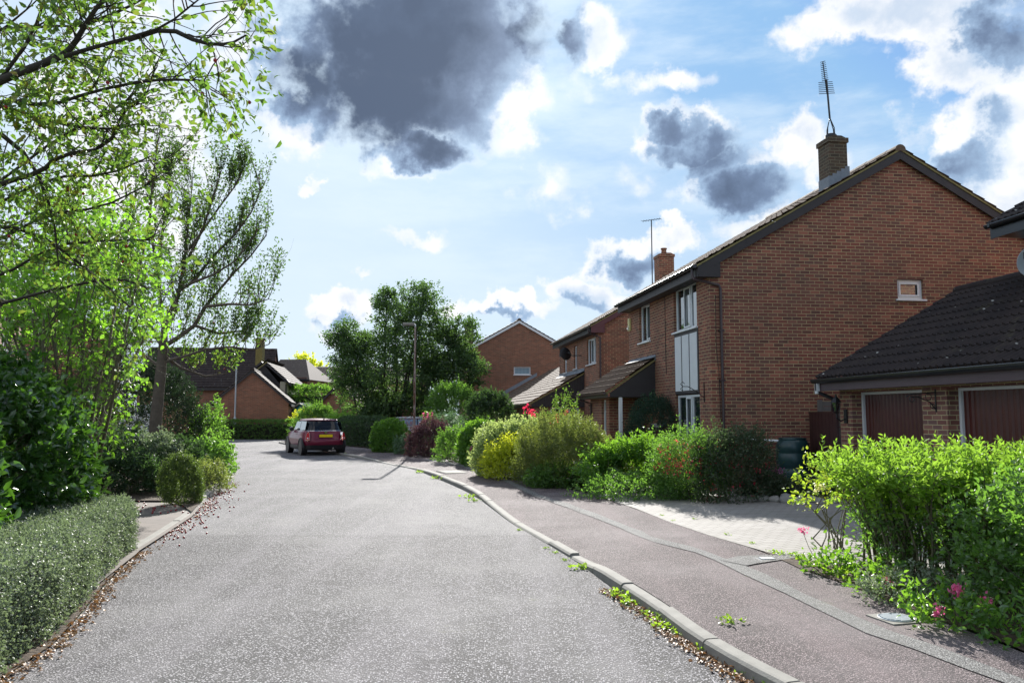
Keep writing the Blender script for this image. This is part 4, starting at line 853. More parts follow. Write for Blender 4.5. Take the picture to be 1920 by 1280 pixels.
MB().tube([(4.0, .9, ze + .2), (4.0, .9, ze + 1.15)], .07, 6).obj('vent_pipe', M['upvc'], fl)
# garage half hidden by the big dark tree
q = D(596, 765, 52); gx = thing('garage', 'small orange-brick garage with a brown door, half hidden under the big dark tree', 'garage', (q[0], q[1], 0), R(-22))
W = 3.3; ze = 2.1; zr_ = D(0, 722, 52)[2]
wl = MB(); wl.poly([(0, 0, 0), (W, 0, 0), (W, 0, ze), (W / 2, 0, zr_), (0, 0, ze)]); wl.M = FXp(W); wallgrid(wl, 0, 6, 0, ze, ((.25, 2.45, 0, 1.95),)); wl.obj('wall', M['brick_far'], gx)
MB(FXp(W)).box(.25, 2.45, -.12, -.08, 0, 1.95).obj('garage_door', M['garagedoor'], gx)
sl_ = (zr_ - ze) / (W / 2); ov = .25; rf = MB(); ln = (W / 2 + ov) * math.sqrt(1 + sl_ ** 2)
tiles(rf, (W + ov, -.2, ze - ov * sl_ + .08), (0, 1, 0), (-1, 0, sl_), 6.6, ln, .3, .33, .02, .03, 4); tiles(rf, (-ov, -.2, ze - ov * sl_ + .08), (0, 1, 0), (1, 0, sl_), 6.6, ln, .3, .33, .02, .03, 4)
ro = rf.obj('roof', M['tile_brown'], gx); bg = MB()
for X in (lambda x: x, lambda x: W - x): bg.prism([(X(-ov), ze - ov * sl_ + .06), (X(W / 2), zr_ + .06), (X(W / 2), zr_ - .1), (X(-ov), ze - ov * sl_ - .1)], 1, -.2, -.16)
bg.obj('bargeboard', M['darkwood'], ro)
MB().box(W + ov, W + ov + .09, -.1, 6.2, ze - ov * sl_ - .04, ze - ov * sl_ + .08).obj('gutter', M['gutter'], gx)
# teal playhouse and fence behind the car
q = D(546, 770, 56); ph = thing('playhouse', 'small teal playhouse with pale roof edges behind the grey fence', 'playhouse', (q[0], q[1], 0), R(-10))
MB().prism([(0, 0), (1.35, 0), (1.35, 1.75), (.67, 2.2), (0, 1.75)], 1, 0, 1.6).obj('wall', M['teal'], ph)
rf = MB(); rf.prism([(-.25, 1.72), (.67, 2.36), (.67, 2.28), (-.25, 1.62)], 1, -.2, 1.8); rf.prism([(1.6, 1.72), (.67, 2.36), (.67, 2.28), (1.6, 1.62)], 1, -.2, 1.8); rf.obj('roof', plain('pale_playhouse_roof', (.55, .52, .42), .7), ph)
# --- houses behind the trees on the left
ha = house('brick_house', 'left-hand brick house with white eaves seen through the branches at the left edge', 'house', (-13.2, 20.0), R(24.5), 9, 5.9, 4.9, opxp=(), ov=.35, fascia='upvc', barge='upvc', roll=.3, per=2) if False else None
def left_house(label, x, y, rz, L, W, ze, ops, lean=False):
    # facade faces +x; local x from 0 (facade) to -W
    r = thing('brick_house', label, 'house', (x, y, 0), rz); wl = MB(FXp(0)); wallgrid(wl, 0, L, 0, ze, [o[:4] for o in ops]); wl.M = None
    wl.poly([(-W, 0, 0), (0, 0, 0), (0, 0, ze), (-W / 2, 0, ze + W / 2 * .573), (-W, 0, ze)]); wl.poly([(0, L, 0), (-W, L, 0), (-W, L, ze), (-W / 2, L, ze + W / 2 * .573), (0, L, ze)]); wl.obj('wall', M['brick'], r)
    for o in ops: window(r, FXp(0), *o[:4], (1, 1), mat='upvc', pane='glass')
    rf = MB(); S = (W / 2 + .35) * math.sqrt(1 + .573 ** 2)
    tiles(rf, (.35, -.2, ze - .1), (0, 1, 0), (-1, 0, .573), L + .4, S, .3, .33, .02, .03, 4); tiles(rf, (-W - .35, -.2, ze - .1), (0, 1, 0), (1, 0, .573), L + .4, S, .3, .33, .02, .03, 2)
    ro = rf.obj('roof', M['tile_brown'], r); MB().box(.33, .36, -.2, L + .2, ze - .36, ze - .12).obj('fascia', M['upvc'], ro); MB().box(.003, .328, -.2, L + .2, ze - .36, ze - .34).obj('soffit', M['upvc'], ro)
    return r
left_house('brick house with white eaves board at the left edge, behind the branches', -12.6, 18.6, R(24), 7.2, 8, 5.0, ((.9, 2.2, 3.4, 4.5), (4, 5.4, 3.4, 4.5), (3.6, 5.6, .9, 2.2)))
lh = left_house('brick house with tall white windows glimpsed through the multi-stemmed shrub', -18.5, 37.5, R(26), 8, 8, 5.0, ((.6, 2.8, 2.7, 4.5), (5, 6.4, 3.4, 4.5), (.6, 2.6, .6, 2.0)))
lt = MB(); tiles(lt, (1.6, -1.4, 2.2), (0, 1, 0), (-1, 0, .5), 6, 1.7, .3, .33, .02, .03, 4); lt_ = lt.obj('lean_to_roof', M['tile_brown'], lh); MB().box(1.58, 1.62, -1.4, 4.6, 1.95, 2.2).obj('fascia', M['upvc'], lt_); MB().box(.0, 1.5, -1.3, 4.5, 0, 2.0).obj('lean_to_wall', M['whitepaint'], lh)
# ------------------------------------------------------------------ street lamps
def lamp(label, x, y, z0, h, mat, r1=.085, r2=.045, hb=1.05, side=-1, arm=.42):
    t = thing('street_lamp', label, 'street lamp', (x, y, z0), group='street lamps along the road')
    MB().lathe((0, 0, 0), [(r1, -.1), (r1, hb), (r2 + .01, hb + .05), (r2 + .004, hb + .1)], 14).obj('base_section', M['concrete'] if mat == 'rust' else M['greymetal'], t, smooth='auto')
    MB().tube([(0, 0, hb + .02), (0, 0, h - .1)], [r2, r2 * .8], 10).obj('column', M[mat], t, smooth='auto')
    MB().box(r1 - .004, r1 + .006, -.05, .05, .35, .8).obj('door', M['trim'], t)
    if arm:
        MB().tube([(0, 0, h - .12), (0, 0, h - .03), (side * .06, 0, h), (side * arm * .6, 0, h + .02)], .035, 8).obj('bracket', M['greymetal'], t, smooth='auto')
        b = MB(); n = 8; vs = []
        for i, (xx, w, dz) in enumerate(((.02, .05, .0), (.12, .10, -.01), (.3, .12, -.02), (.46, .09, -.005))): vs += [(side * xx, -w, h + .0), (side * xx, w, h + .0), (side * xx, w * .8, h + .07 + dz * .5), (side * xx, -w * .8, h + .07 + dz * .5), (side * xx, -w * .7, h - .05), (side * xx, w * .7, h - .05)]
        fs = []
        for i in range(3):
            o = i * 6
            for a, b_ in ((4, 5), (5, 1), (1, 2), (2, 3), (3, 0), (0, 4)): fs.append((o + a, o + b_, o + 6 + b_, o + 6 + a))
        fs += [(4, 5, 1, 2, 3, 0), (22, 23, 19, 20, 21, 18)]; b.add(vs, fs); b.obj('lantern', M['concrete'], t)
    return t
p = G(776, 851, .1); lamp('rusty brown lamp column with a short lantern on the right-hand pavement', p[0], p[1], .09, D(776, 608, p[1])[2] - .09, 'rust')
p = D(441, 795, 51.); lamp('slim pale grey lamp post without an arm, in front of the plain brick gable', p[0], 50.9, 0, D(441, 683, 50.9)[2], 'greymetal', .09, .055, 1.3, arm=0)

# ------------------------------------------------------------------ cars
def car(label, x, y, rz, paintm, scale=1., plate=True, group=None, hatch=True):
    t = thing('parked_car', label, 'car', (x, y, 0), rz, group); t.scale = (scale,) * 3
    # y = 0 rear axle, +y forward
    def rings(mb, levels, n=40, e=4.5):
        vs = []
        for (z, yr, yf, w, ee) in levels:
            cy = (yr + yf) / 2; a = (yf - yr) / 2
            for i in range(n):
                th = 2 * math.pi * (i + .5) / n; c, s_ = math.cos(th), math.sin(th)
                vs.append((w * math.copysign(abs(c) ** (2 / ee), c), cy + a * math.copysign(abs(s_) ** (2 / ee), s_), z))
        m = len(levels); fs = [(j * n + i, j * n + (i + 1) % n, (j + 1) * n + (i + 1) % n, (j + 1) * n + i) for j in range(m - 1) for i in range(n)]
        fs += [tuple(range(n))[::-1], tuple((m - 1) * n + i for i in range(n))]
        mb.add(vs, fs)
    b = MB(); rings(b, [(.34, -.60, 2.98, .79, 5), (.42, -.64, 3.02, .825, 5), (.52, -.66, 3.04, .842, 5), (.60, -.645, 3.03, .845, 5), (.66, -.60, 3.0, .838, 5), (.78, -.575, 2.95, .825, 5), (.88, -.545, 2.75, .795, 5), (.93, -.52, 2.5, .765, 5), (.955, -.47, 2.3, .72, 5)])
    body = b.obj('body', paintm, t, smooth='auto')
    b = MB(); rings(b, [(.20, -.50, 2.9, .74, 5), (.24, -.58, 2.97, .80, 5), (.34, -.62, 3.0, .815, 5), (.40, -.648, 3.03, .80, 5)]); b.obj('lower_trim', M['trim'], t, smooth='auto')
    b = MB(); rings(b, [(.93, -.50, 2.12, .725, 5), (1.1, -.44, 1.86, .69, 4.6), (1.25, -.375, 1.64, .65, 4.4), (1.335, -.33, 1.52, .62, 4.2)]); b.obj('window_glass', M['carglass'], t, smooth='auto')
    b = MB(); rings(b, [(1.325, -.36, 1.55, .645, 4.2), (1.35, -.37, 1.55, .645, 4.2), (1.385, -.30, 1.42, .58, 4), (1.40, -.15, 1.2, .42, 3.5), (1.405, .1, 1., .2, 3)]); b.obj('roof', paintm, t, smooth='auto')
    b = MB(); rings(b, [(.935, -.535, 2.2, .755, 5), (.95, -.53, 2.2, .75, 5)]); b.obj('chrome_strip', M['chrome'], body)
    for s in (-1, 1):
        b = MB(); 
        for (ya, yb, w0) in ((-.28, .62, 1), (.68, 1.55, 1)):
            x0, x1 = .722, .655
            b.add([(s * x0, ya, .97), (s * x0, yb + (.12 if yb > 1 else 0), .97), (s * (x1), yb - (.15 if yb > 1 else 0), 1.29), (s * x1, ya + (.03 if ya < 0 else 0), 1.29)], [(0, 1, 2, 3)])
        b.v = [(p_[0] + s * .006, p_[1], p_[2]) for p_ in b.v]; b.obj('side_window', M['sideglass'], t)
        b = MB(); b.lathe((s * .86, 1.52, .99), [(.02, -.07), (.085, -.05), (.09, .05), (.02, .09)], 10, axis=1); b.box(min(s * .76, s * .84), max(s * .76, s * .84), 1.5, 1.56, .93, .98); b.obj('wing_mirror', M['trim'], t, smooth='auto')
        b = MB(); b.box(min(s * .835, s * .85), max(s * .835, s * .85), .72, .88, .80, .825); b.obj('door_handle', M['chrome'], body)
        b = MB(); b.add([(s * .80, .66, .40), (s * .846, .66, .55), (s * .842, .66, .75), (s * .842, .672, .75), (s * .846, .672, .55), (s * .80, .672, .40)], [(0, 1, 4, 5), (1, 2, 3, 4)]); b.obj('door_gap', M['trim'], body)
        # tail lamp on the rear corner
        q = Matrix.Translation((s * .655, -.585, .73)) @ Matrix.Rotation(s * R(38), 4, 'Z') @ Matrix.Rotation(R(-9), 4, 'X')
        def lens(f, yo, nm, mt, pr):
            b = MB(q); pts = [(-.065 * f, -.14 * f), (.075 * f, -.14 * f), (.085 * f, -.08 * f), (.06 * f, .10 * f), (.02 * f, .15 * f), (-.03 * f, .14 * f), (-.06 * f, .05 * f)]
            if s < 0: pts = [(-a, c) for a, c in pts]
            b.prism(pts, 1, -.05 - yo, .06); return b.obj(nm, mt, pr, smooth=False)
        tl = lens(1.12, 0, 'tail_lamp', M['chrome'], t); lens(.95, .012, 'lens', M['tail'], tl)
        b = MB(q); b.box(-.03, .03, -.068, -.06, -.1, -.05); b.obj('reversing_lens', M['whitepaint'], tl)
        for ya in (0, 2.4):
            w = MB(); w.lathe((s * .70, ya, .30), [(.20, -.09), (.285, -.088), (.30, -.07), (.30, .07), (.285, .088), (.20, .09)], 26, axis=0)
            wo = w.obj('wheel', M['rubber'], t, smooth='auto')
            r_ = MB(); xo = s * .085
            r_.lathe((s * .70, ya, .30), [(.205, xo - .02), (.20, xo + s * .004), (.17, xo - .03 * s), (.02, xo - .03 * s)], 20, axis=0)
            for k in range(7):
                a = k * 2 * math.pi / 7; r_.tube([(s * .70 + xo - .01 * s, ya + .03 * math.cos(a), .3 + .03 * math.sin(a)), (s * .70 + xo - .005 * s, ya + .19 * math.cos(a), .3 + .19 * math.sin(a))], .022, 5)
            r_.obj('rim', M['alloy'], wo, smooth='auto')
            ar = MB(); pts = []
            for k in range(17):
                a = math.pi * k / 16; pts.append((a, .40)); 
            vo = [(s * .852, ya + .39 * math.cos(a), .30 + .37 * math.sin(a)) for a, _ in pts]; vi = [(s * .862, ya + .325 * math.cos(a), .30 + .325 * math.sin(a)) for a, _ in pts]; vn = [(s * .80, ya + .325 * math.cos(a), .30 + .325 * math.sin(a)) for a, _ in pts]; vb = [(s * .80, ya + .40 * math.cos(a), .30 + .38 * math.sin(a)) for a, _ in pts]
            ar.add(vb + vo + vi + vn, [(j * 17 + i, j * 17 + i + 1, (j + 1) * 17 + i + 1, (j + 1) * 17 + i) for j in range(3) for i in range(16)]); ar.obj('wheel_arch', M['trim'], t)
            bk_ = MB(); bk_.lathe((s * .795, ya, .30), [(.32, -.05), (.32, .052), (.02, .052)], 22, axis=0); bk_.obj('wheel_well', M['black'], t)
    if plate:
        b = MB(); b.box(-.27, .27, -.622, -.55, .695, .81); po = b.obj('plate_recess', M['trim'], t); MB().box(-.255, .255, -.628, -.6221, .70, .80).obj('number_plate', M['plate'], po)
        b = MB(); b.lathe((0, -.585, .885), [(.035, -.012), (.03, .012)], 12, axis=1); b.box(-.075, -.03, -.592, -.575, .875, .895); b.box(.03, .075, -.592, -.575, .875, .895); b.obj('badge', M['chrome'], body)
        MB().tube([(.28, -.635, .27), (.28, -.50, .27)], .035, 10).obj('exhaust_pipe', M['chrome'], t)
        b = MB(); b.tube([(0, -.545, .97), (-.05, -.53, 1.0), (-.24, -.50, 1.02)], .01, 5); b.obj('rear_wiper', M['trim'], t)
        b = MB(); b.tube([(0, -.25, 1.39), (0, -.33, 1.47)], .012, 6); b.box(-.03, .03, -.28, -.22, 1.38, 1.40); b.obj('aerial', M['black'], t)
        b = MB(); rings(b, [(.615, -.64, 2.9, .80, 5), (.625, -.64, 2.9, .80, 5)]); b.obj('bumper_gap', M['trim'], body)
    return t
M['sideglass'] = glass('side_window_glass', (.10, .13, .14), 1.0, .06)
car('small maroon hatchback parked at the kerb, tail towards us, yellow number plate', -7.42, 31.45, R(27), M['maroonpaint'])
car('bright red car glimpsed through leaves between the laurel and the apple trunk', -15.6, 25.5, R(60), M['redpaint'], 1.05, False)
p = G(190, 845); car('dark grey car nearest the laurel on the left-hand drive, only its pale tail showing', -12.3, 19.2, R(-30), M['greypaint'], 1.0, False)
p = D(815, 790, 43); car('pale car behind the hedge right of the maroon hatchback, its roof just showing', D(655, 790, 45)[0] - .6, 45, R(-75), M['silverpaint'], 1.02, False)
car('pale car half hidden behind the round bright green bush', D(715, 790, 42)[0] + 1.0, 43, R(-75), M['silverpaint'], 1.02, False)

# ------------------------------------------------------------------ small things on the right
p = hl(1.55, -.55); wb = thing('water_butt', 'dark green ribbed plastic water butt standing against the large gable wall', 'water butt', tuple(p))
MB().lathe((0, 0, 0), [(.26, 0), (.31, .1), (.335, .3), (.335, .42), (.325, .435), (.325, .47), (.335, .485), (.345, .6), (.345, .74), (.335, .755), (.335, .79), (.345, .805), (.335, .93), (.30, 1.03), (.26, 1.06)], 30).obj('barrel', M['butt'], wb, smooth='auto')
MB().lathe((0, 0, 0), [(.275, 1.045), (.285, 1.06), (.28, 1.09), (.05, 1.105)], 30).obj('lid', M['butt'], wb, smooth='auto')
MB().tube([tuple(hl(.24, -.10, 1.07)), tuple(hl(1.30, -.50, 1.02))], .022, 8).obj('white_pipe', M['upvc'], None, smooth='auto')
bpy.data.objects['white_pipe'].name = 'filler_pipe'; tag(bpy.data.objects['filler_pipe'], 'thin white pipe running from the downpipe across the gable to the water butt', 'pipe')
gt = thing('garden_gate', 'plain dark maroon boarded gate closing the gap between the large house and the garage', 'gate', tuple(hl(2.20, -.12)), R(7.5))
g0 = hl(2.2, -.12); g1p = Vector((6.24, 15.40, 0)); gd = (g1p - g0); LL = gd.length; gt.rotation_euler = (0, 0, math.atan2(gd.y, gd.x))
b = MB(); n = 16
for i in range(n): b.box(LL * i / n + .002, LL * (i + 1) / n - .002, -.02 - .003 * (i % 2), .02, .06, 1.60)
b.obj('boarding', M['gate'], gt); MB().box(0, LL, -.035, .035, 1.601, 1.64).obj('top_rail', M['gate'], gt)
MB().box(LL * .62, LL * .62 + .09, .1, .19, 0, 1.78).obj('gate_post', M['gate'], gt)
fp = thing('fence_panel', 'weathered grey board fence showing above the maroon gate behind the garage', 'fence', tuple(hl(2.36, -.35)), R(7.5) - R(4))
b = MB()
for i in range(5): b.box(0, 1.0, -.01, .012, 1.62 + i * .11 - .3, 1.72 + i * .11 - .3)
b.box(0, 1.0, -.008, .008, 0, 1.3); b.obj('boards', M['fencewood'], fp); MB().box(-.09, -.005, -.04, .04, 0, 1.9).obj('post', M['fencewood'], fp)
q = D(534, 795, 53); ff = thing('fence_panel', 'dark grey board fence beside the plain brick gable behind the car', 'fence', (q[0], q[1], 0), R(-4))
b = MB()
for i in range(14): b.box(i * .15, i * .15 + .142, 0, .02, 0, D(0, 772, 53)[2])
b.obj('boards', M['fencewood'], ff)
# covers in the footway
def cover(label, u, v, w, d, rz, rnd=False, mt='concrete'):
    p = G(u, v, .1); z = zpave(p[0], p[1]) + .004; t = thing('access_cover', label, 'cover', (p[0], p[1], z), rz)
    MB().box(-w / 2, w / 2, -d / 2, d / 2, -.02, .004).obj('frame', M[mt], t)
    b = MB()
    if rnd:
        b.lathe((0, 0, 0), [(w * .43, .0045), (w * .43, .009), (w * .42, .010), (w * .40, .006), (.01, .006)], 32)
        for i in range(9):
            yy = -w * .34 + i * w * .085; hw = math.sqrt(max(0, (w * .37) ** 2 - yy ** 2)); b.box(-hw, hw, yy - .008, yy + .008, .006, .014)
        b.obj('lid', M['greymetal'], t)
    else: b.box(-w / 2 + .03, w / 2 - .03, -d / 2 + .03, d / 2 - .03, .0041, .011); b.obj('lid', M[mt], t)
    return t
cover('square framed cover with a round slatted lid in the pavement by the valerian', 1680, 1161, .29, .29, R(15), True)
cover('pale rectangular concrete cover in the pavement this side of the street lamp', 848, 884, .60, 1.0, R(20))
cover('small grey cover at the corner of the planted bed beside the block drive', 1438, 1049.5, .20, .16, R(10), mt='greymetal')
# rockery stones along the bed at the foot of the gable
rg = np.random.default_rng(11)
def stone(x, y, z, s, lab, i, grp='rockery stones edging the drive', sq=.6):
    me = bpy.data.meshes.new('rock'); import bmesh; bm = bmesh.new(); bmesh.ops.create_icosphere(bm, subdivisions=2, radius=1)
    ph = rg.random(3) * 9; ax = rg.uniform(.8, 1.25, 3)
    for v in bm.verts:
        c = v.co; k = 1 + .16 * math.sin(3.1 * c.x + ph[0]) * math.cos(2.7 * c.y + ph[1]) + .10 * math.sin(6 * c.z + 4 * c.x + ph[2]); v.co = Vector((c.x * ax[0], c.y * ax[1], c.z * sq)) * k * s
    bm.to_mesh(me); bm.free(); o = link('rock', me, M['stone']); o.location = (x, y, z + s * .3); o.rotation_euler = (0, 0, rg.random() * 6); me.shade_smooth(); tag(o, lab, 'rock', grp); return o
for i, (u, v, s) in enumerate(((1372, 938, .09), (1389, 937, .11), (1408, 938, .12), (1430, 938, .12), (1452, 939, .12), (1474, 940, .15), (1497, 943, .13), (1522, 940, .13), (1541, 944, .12), (1563, 941, .11))):
    p = G(u, v, .12); stone(p[0], p[1], .11, s, 'pale rounded stone in the row edging the bed under the large gable', i)
for i, (u, v, s) in enumerate(((30, 1225, .07), (52, 1212, .05), (120, 1165, .05), (146, 1140, .045), (160, 1128, .05), (185, 1105, .045))):
    p = G(u, v, .0); stone(p[0] - .05, p[1], .0, s, 'small dark stone at the foot of the clipped silvery hedge', i, 'stones under the silvery hedge')

# ------------------------------------------------------------------ trees
def tubes_from(segs, name, mat, parent, k=5):
    mb = MB()
    for pts, rad in segs: mb.tube(pts, rad, k if rad[0] > .02 else (4 if rad[0] > .008 else 3), cap=False)
    return mb.obj(name, M[mat], parent, smooth=True)
def grow(p, d, L, r, lvl, rng, segs, tips, nst=5, wob=.16, trop=.10, kids=(3, 4), ang=.75, ratio=.66, leaf_lv=1):
    p = np.array(p, float); d = nrm(np.array(d, float)); pts = [p.copy()]; rad = [r]
    for i in range(nst):
        d = nrm(d + rng.normal(size=3) * wob + np.array([0, 0, trop])); p = p + d * L / nst; pts.append(p.copy()); rad.append(r * (1 - .62 * (i + 1) / nst))
        if lvl <= leaf_lv and i >= 0: tips.append((p.copy(), d.copy()))
        if lvl > 0 and i >= 1:
            for _ in range(rng.integers(1, 3) if i < nst - 1 else rng.integers(kids[0] - 1, kids[1])):
                a = nrm(np.cross(d, rng.normal(size=3))); dd = nrm(d * math.cos(ang) + a * math.sin(ang) * rng.uniform(.7, 1.2))
                grow(p, dd, L * ratio * rng.uniform(.75, 1.15), rad[-1] * .6, lvl - 1, rng, segs, tips, nst, wob, trop, kids, ang, ratio, leaf_lv)
    segs.append((pts, rad))
# crab apple with the bare trunk on the left
def crab_tree():
    rng = np.random.default_rng(21); p0 = D(290, 860, 17.6); t = thing('crab_apple_tree', 'crab apple tree with straight grey trunk and upright open crown beside the road', 'tree', (p0[0], p0[1], 0))
    segs = []; tips = []
    def L(u, v, dy=0): q = D(u, v, 17.6 + dy); return np.array([q[0] - p0[0], q[1] - p0[1], q[2]])
    segs.append(([(0, 0, 0), L(291, 800), L(297, 740), L(302, 690), L(306, 650), L(308, 620)], [.17, .135, .125, .115, .105, .075]))
    limbs = [[(306, 650), (335, 632), (365, 610), (385, 575), (410, 545), (440, 510), (470, 480), (500, 440)], [(308, 625), (325, 590), (335, 545), (360, 530), (400, 515), (440, 490), (480, 440)],
             [(308, 622), (300, 560), (296, 500), (305, 430), (318, 350), (325, 270)], [(306, 620), (330, 560), (345, 500), (352, 430), (360, 350)], [(335, 545), (345, 480), (375, 440), (410, 390), (440, 350), (460, 310)],
             [(360, 530), (400, 480), (440, 440), (470, 400), (492, 350)], [(385, 575), (430, 570), (470, 572), (505, 560)], [(306, 650), (280, 610), (262, 560), (250, 500), (246, 430), (255, 350)],
             [(302, 680), (345, 668), (385, 655), (430, 650), (475, 655), (505, 645)], [(302, 690), (270, 665), (235, 650), (200, 645)], [(296, 500), (280, 430), (285, 350), (296, 262)],
             [(365, 610), (410, 625), (455, 620), (490, 600)], [(345, 500), (380, 430), (400, 370), (415, 320)], [(304, 665), (340, 690), (385, 705), (425, 700)]]
    for li, l in enumerate(limbs):
        dy = rng.normal() * .9; n = len(l); pts = [L(u, v, dy * i / (n - 1)) for i, (u, v) in enumerate(l)]; r0 = .052 if li in (0, 1, 2, 3, 7) else .032
        rad = [r0 * (1 - .85 * i / (n - 1)) + .004 for i in range(n)]; segs.append((pts, rad))
        for i in range(1, n):
            for q in range(7 if i > 1 else 2):
                f = rng.random(); b = pts[i - 1] * (1 - f) + pts[i] * f; dd = nrm(pts[i] - pts[i - 1]); a = nrm(rng.normal(size=3)); d = dd * .45 + a * .55 + np.array([0, 0, .85])
                grow(b, d, rng.uniform(.35, .95), .010, 1 if rng.random() < .05 else 0, rng, segs, tips, 5, .12, .22, (2, 3), .6, .6, 1)
    tubes_from(segs, 'trunk', 'bark', t, 8)
    P = np.array([a for a, b in tips]); Dv = np.array([b for a, b in tips]); keep = 960 + 1506 * (P[:, 0] + p0[0]) / (P[:, 1] + p0[1]) < 522; P = P[keep]; Dv = Dv[keep]
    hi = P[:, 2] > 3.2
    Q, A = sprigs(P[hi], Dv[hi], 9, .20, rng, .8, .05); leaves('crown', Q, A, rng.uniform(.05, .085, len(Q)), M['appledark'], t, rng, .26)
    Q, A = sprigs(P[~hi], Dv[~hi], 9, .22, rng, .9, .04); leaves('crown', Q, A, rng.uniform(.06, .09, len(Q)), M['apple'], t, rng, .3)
    # low skirts of leafy shoots round the trunk
    mbf = MB(); ii = rng.choice(len(P), 90, replace=False)
    for i in ii: mbf.lathe(tuple(P[i] + rng.normal(size=3) * .06), [(.004, -.02), (.02, -.008), (.02, .008), (.004, .02)], 6)
    o = mbf.obj('fruit', M['fruit'], t); o['kind'] = 'stuff'
    return t
crab_tree()
# overhanging crab apple near the camera (trunk outside the frame)
def near_tree():
    rng = np.random.default_rng(8); b0 = np.array([-6.3, 5.6, 0]); t = thing('crab_apple_tree', 'near crab apple whose branches with large yellowing leaves reach in from top left', 'tree', tuple(b0))
    segs = []; tips = []; top = np.array([0, 0, 2.6]); segs.append(([(0, 0, 0), (.05, 0, 1.2), top], [.17, .14, .12]))
    def L(u, v, Y): return D(u, v, Y) - b0
    paths = [[(-420, 330, 5.6), (-120, 215, 5.2), (0, 150, 5), (108, 110, 4.8), (134, 92, 4.8), (170, 30, 4.7), (215, -30, 4.6)], [(108, 110, 4.8), (180, 88, 4.6), (250, 69, 4.5), (310, 50, 4.4), (377, -4, 4.3)],
             [(240, 75, 4.5), (315, 52, 4.5), (377, 82, 4.4), (430, 84, 4.4), (462, 66, 4.4)], [(-300, 120, 5.4), (-60, 60, 5.2), (100, 49, 5), (150, 50, 5)], [(-200, 420, 6), (0, 345, 5.6), (79, 322, 5.5), (108, 292, 5.4), (203, 277, 5.3), (230, 210, 5.2), (259, 193, 5.2)],
             [(-200, 480, 6.2), (0, 340, 6), (120, 250, 5.8), (230, 200, 5.6), (290, 130, 5.4)], [(-300, 260, 5.8), (0, 185, 5.4), (90, 200, 5.2), (180, 170, 5), (280, 150, 4.9), (365, 150, 4.8), (385, 153, 4.8)],
             [(-300, 520, 6.4), (0, 380, 6), (100, 330, 5.8), (200, 330, 5.6), (290, 290, 5.5)], [(-250, 560, 6.5), (0, 450, 6.2), (90, 400, 6), (190, 390, 5.8), (270, 350, 5.7)], [(-250, 600, 6.6), (0, 520, 6.4), (100, 460, 6.2), (200, 450, 6), (290, 450, 5.9)],
             [(0, 150, 5), (60, 70, 4.9), (90, -20, 4.8)], [(-200, 200, 5.6), (0, 60, 5.4), (60, 10, 5.3)], [(-250, 640, 6.8), (0, 570, 6.6), (110, 540, 6.3), (220, 520, 6.1), (280, 540, 6)], [(150, 50, 5), (230, 20, 4.9), (300, -20, 4.8)],
             [(0, 250, 5.6), (60, 300, 5.6), (100, 400, 5.7), (110, 500, 5.8)], [(0, 200, 5.6), (100, 230, 5.6), (200, 245, 5.5), (270, 230, 5.4)], [(-60, 420, 6), (60, 430, 6), (160, 500, 6), (260, 590, 6.1)]]
    for l in paths:
        pts = [L(*q) for q in l]
        # smooth
        pts = list(smooth(pts, 1)); n = len(pts); thick = l is paths[0] or l is paths[4]
        r0 = .034 if l is paths[0] else (.020 if thick else .016); segs.append((pts, [r0 * (1 - .8 * i / (n - 1)) + .002 for i in range(n)]))
        if l[0][0] < -100: segs.append(([top, (top + pts[0]) / 2 + np.array([0, 0, .2]), pts[0]], [.07, .055, r0]))
        for i in range(2, n):
            for q in range(4):
                if rng.random() > .50: continue
                f = rng.random(); b = pts[i - 1] * (1 - f) + pts[i] * f; dd = nrm(pts[i] - pts[i - 1]); a = nrm(rng.normal(size=3)); d = dd * .7 + a * .8 + np.array([0, 0, .05])
                grow(b, d, rng.uniform(.25, .55), .0055, 1 if rng.random() < .42 else 0, rng, segs, tips, 5, .2, .02, (2, 3), .7, .65, 1)
    def uu(q): return 960 + 1506 * (q[0] + b0[0]) / (q[1] + b0[1])
    segs = [g_ for g_ in segs if g_[1][0] > .0056 or uu(g_[0][-1]) < 470]
    tubes_from(segs, 'branches', 'bark_dark', t, 8)
    P = np.array([a for a, b in tips]); Dv = np.array([b for a, b in tips])
    q = P + b0; u = 960 + 1506 * q[:, 0] / q[:, 1]; den = np.where(u > 475, 0, 1) * np.where(u > 255, .42, np.where(u > 150, .8, 1.)) * np.where((q[:, 2] - 1.6) / q[:, 1] * 1500 < 330, .50, .58) * np.where((q[:, 2] - 1.6) / q[:, 1] * 1500 < 170, .45, 1.); keep = rng.random(len(P)) < den; P = P[keep]; Dv = Dv[keep]
    Q, A = sprigs(P, Dv, 4, .14, rng, 1.0, .02); A[:, 2] -= .25
    leaves('crown', Q, A, rng.uniform(.026, .070, len(Q)), M['apple'], t, rng, .25, 1, .3, .10)
    mbf = MB()
    for i in rng.choice(len(P), 34, replace=False): mbf.lathe(tuple(P[i] + rng.normal(size=3) * .03 - np.array([0, 0, .03])), [(.002, -.012), (.010, -.007), (.012, 0), (.010, .007), (.002, .012)], 8)
    o = mbf.obj('fruit', M['fruit'], t, smooth=True); o['kind'] = 'stuff'
near_tree()
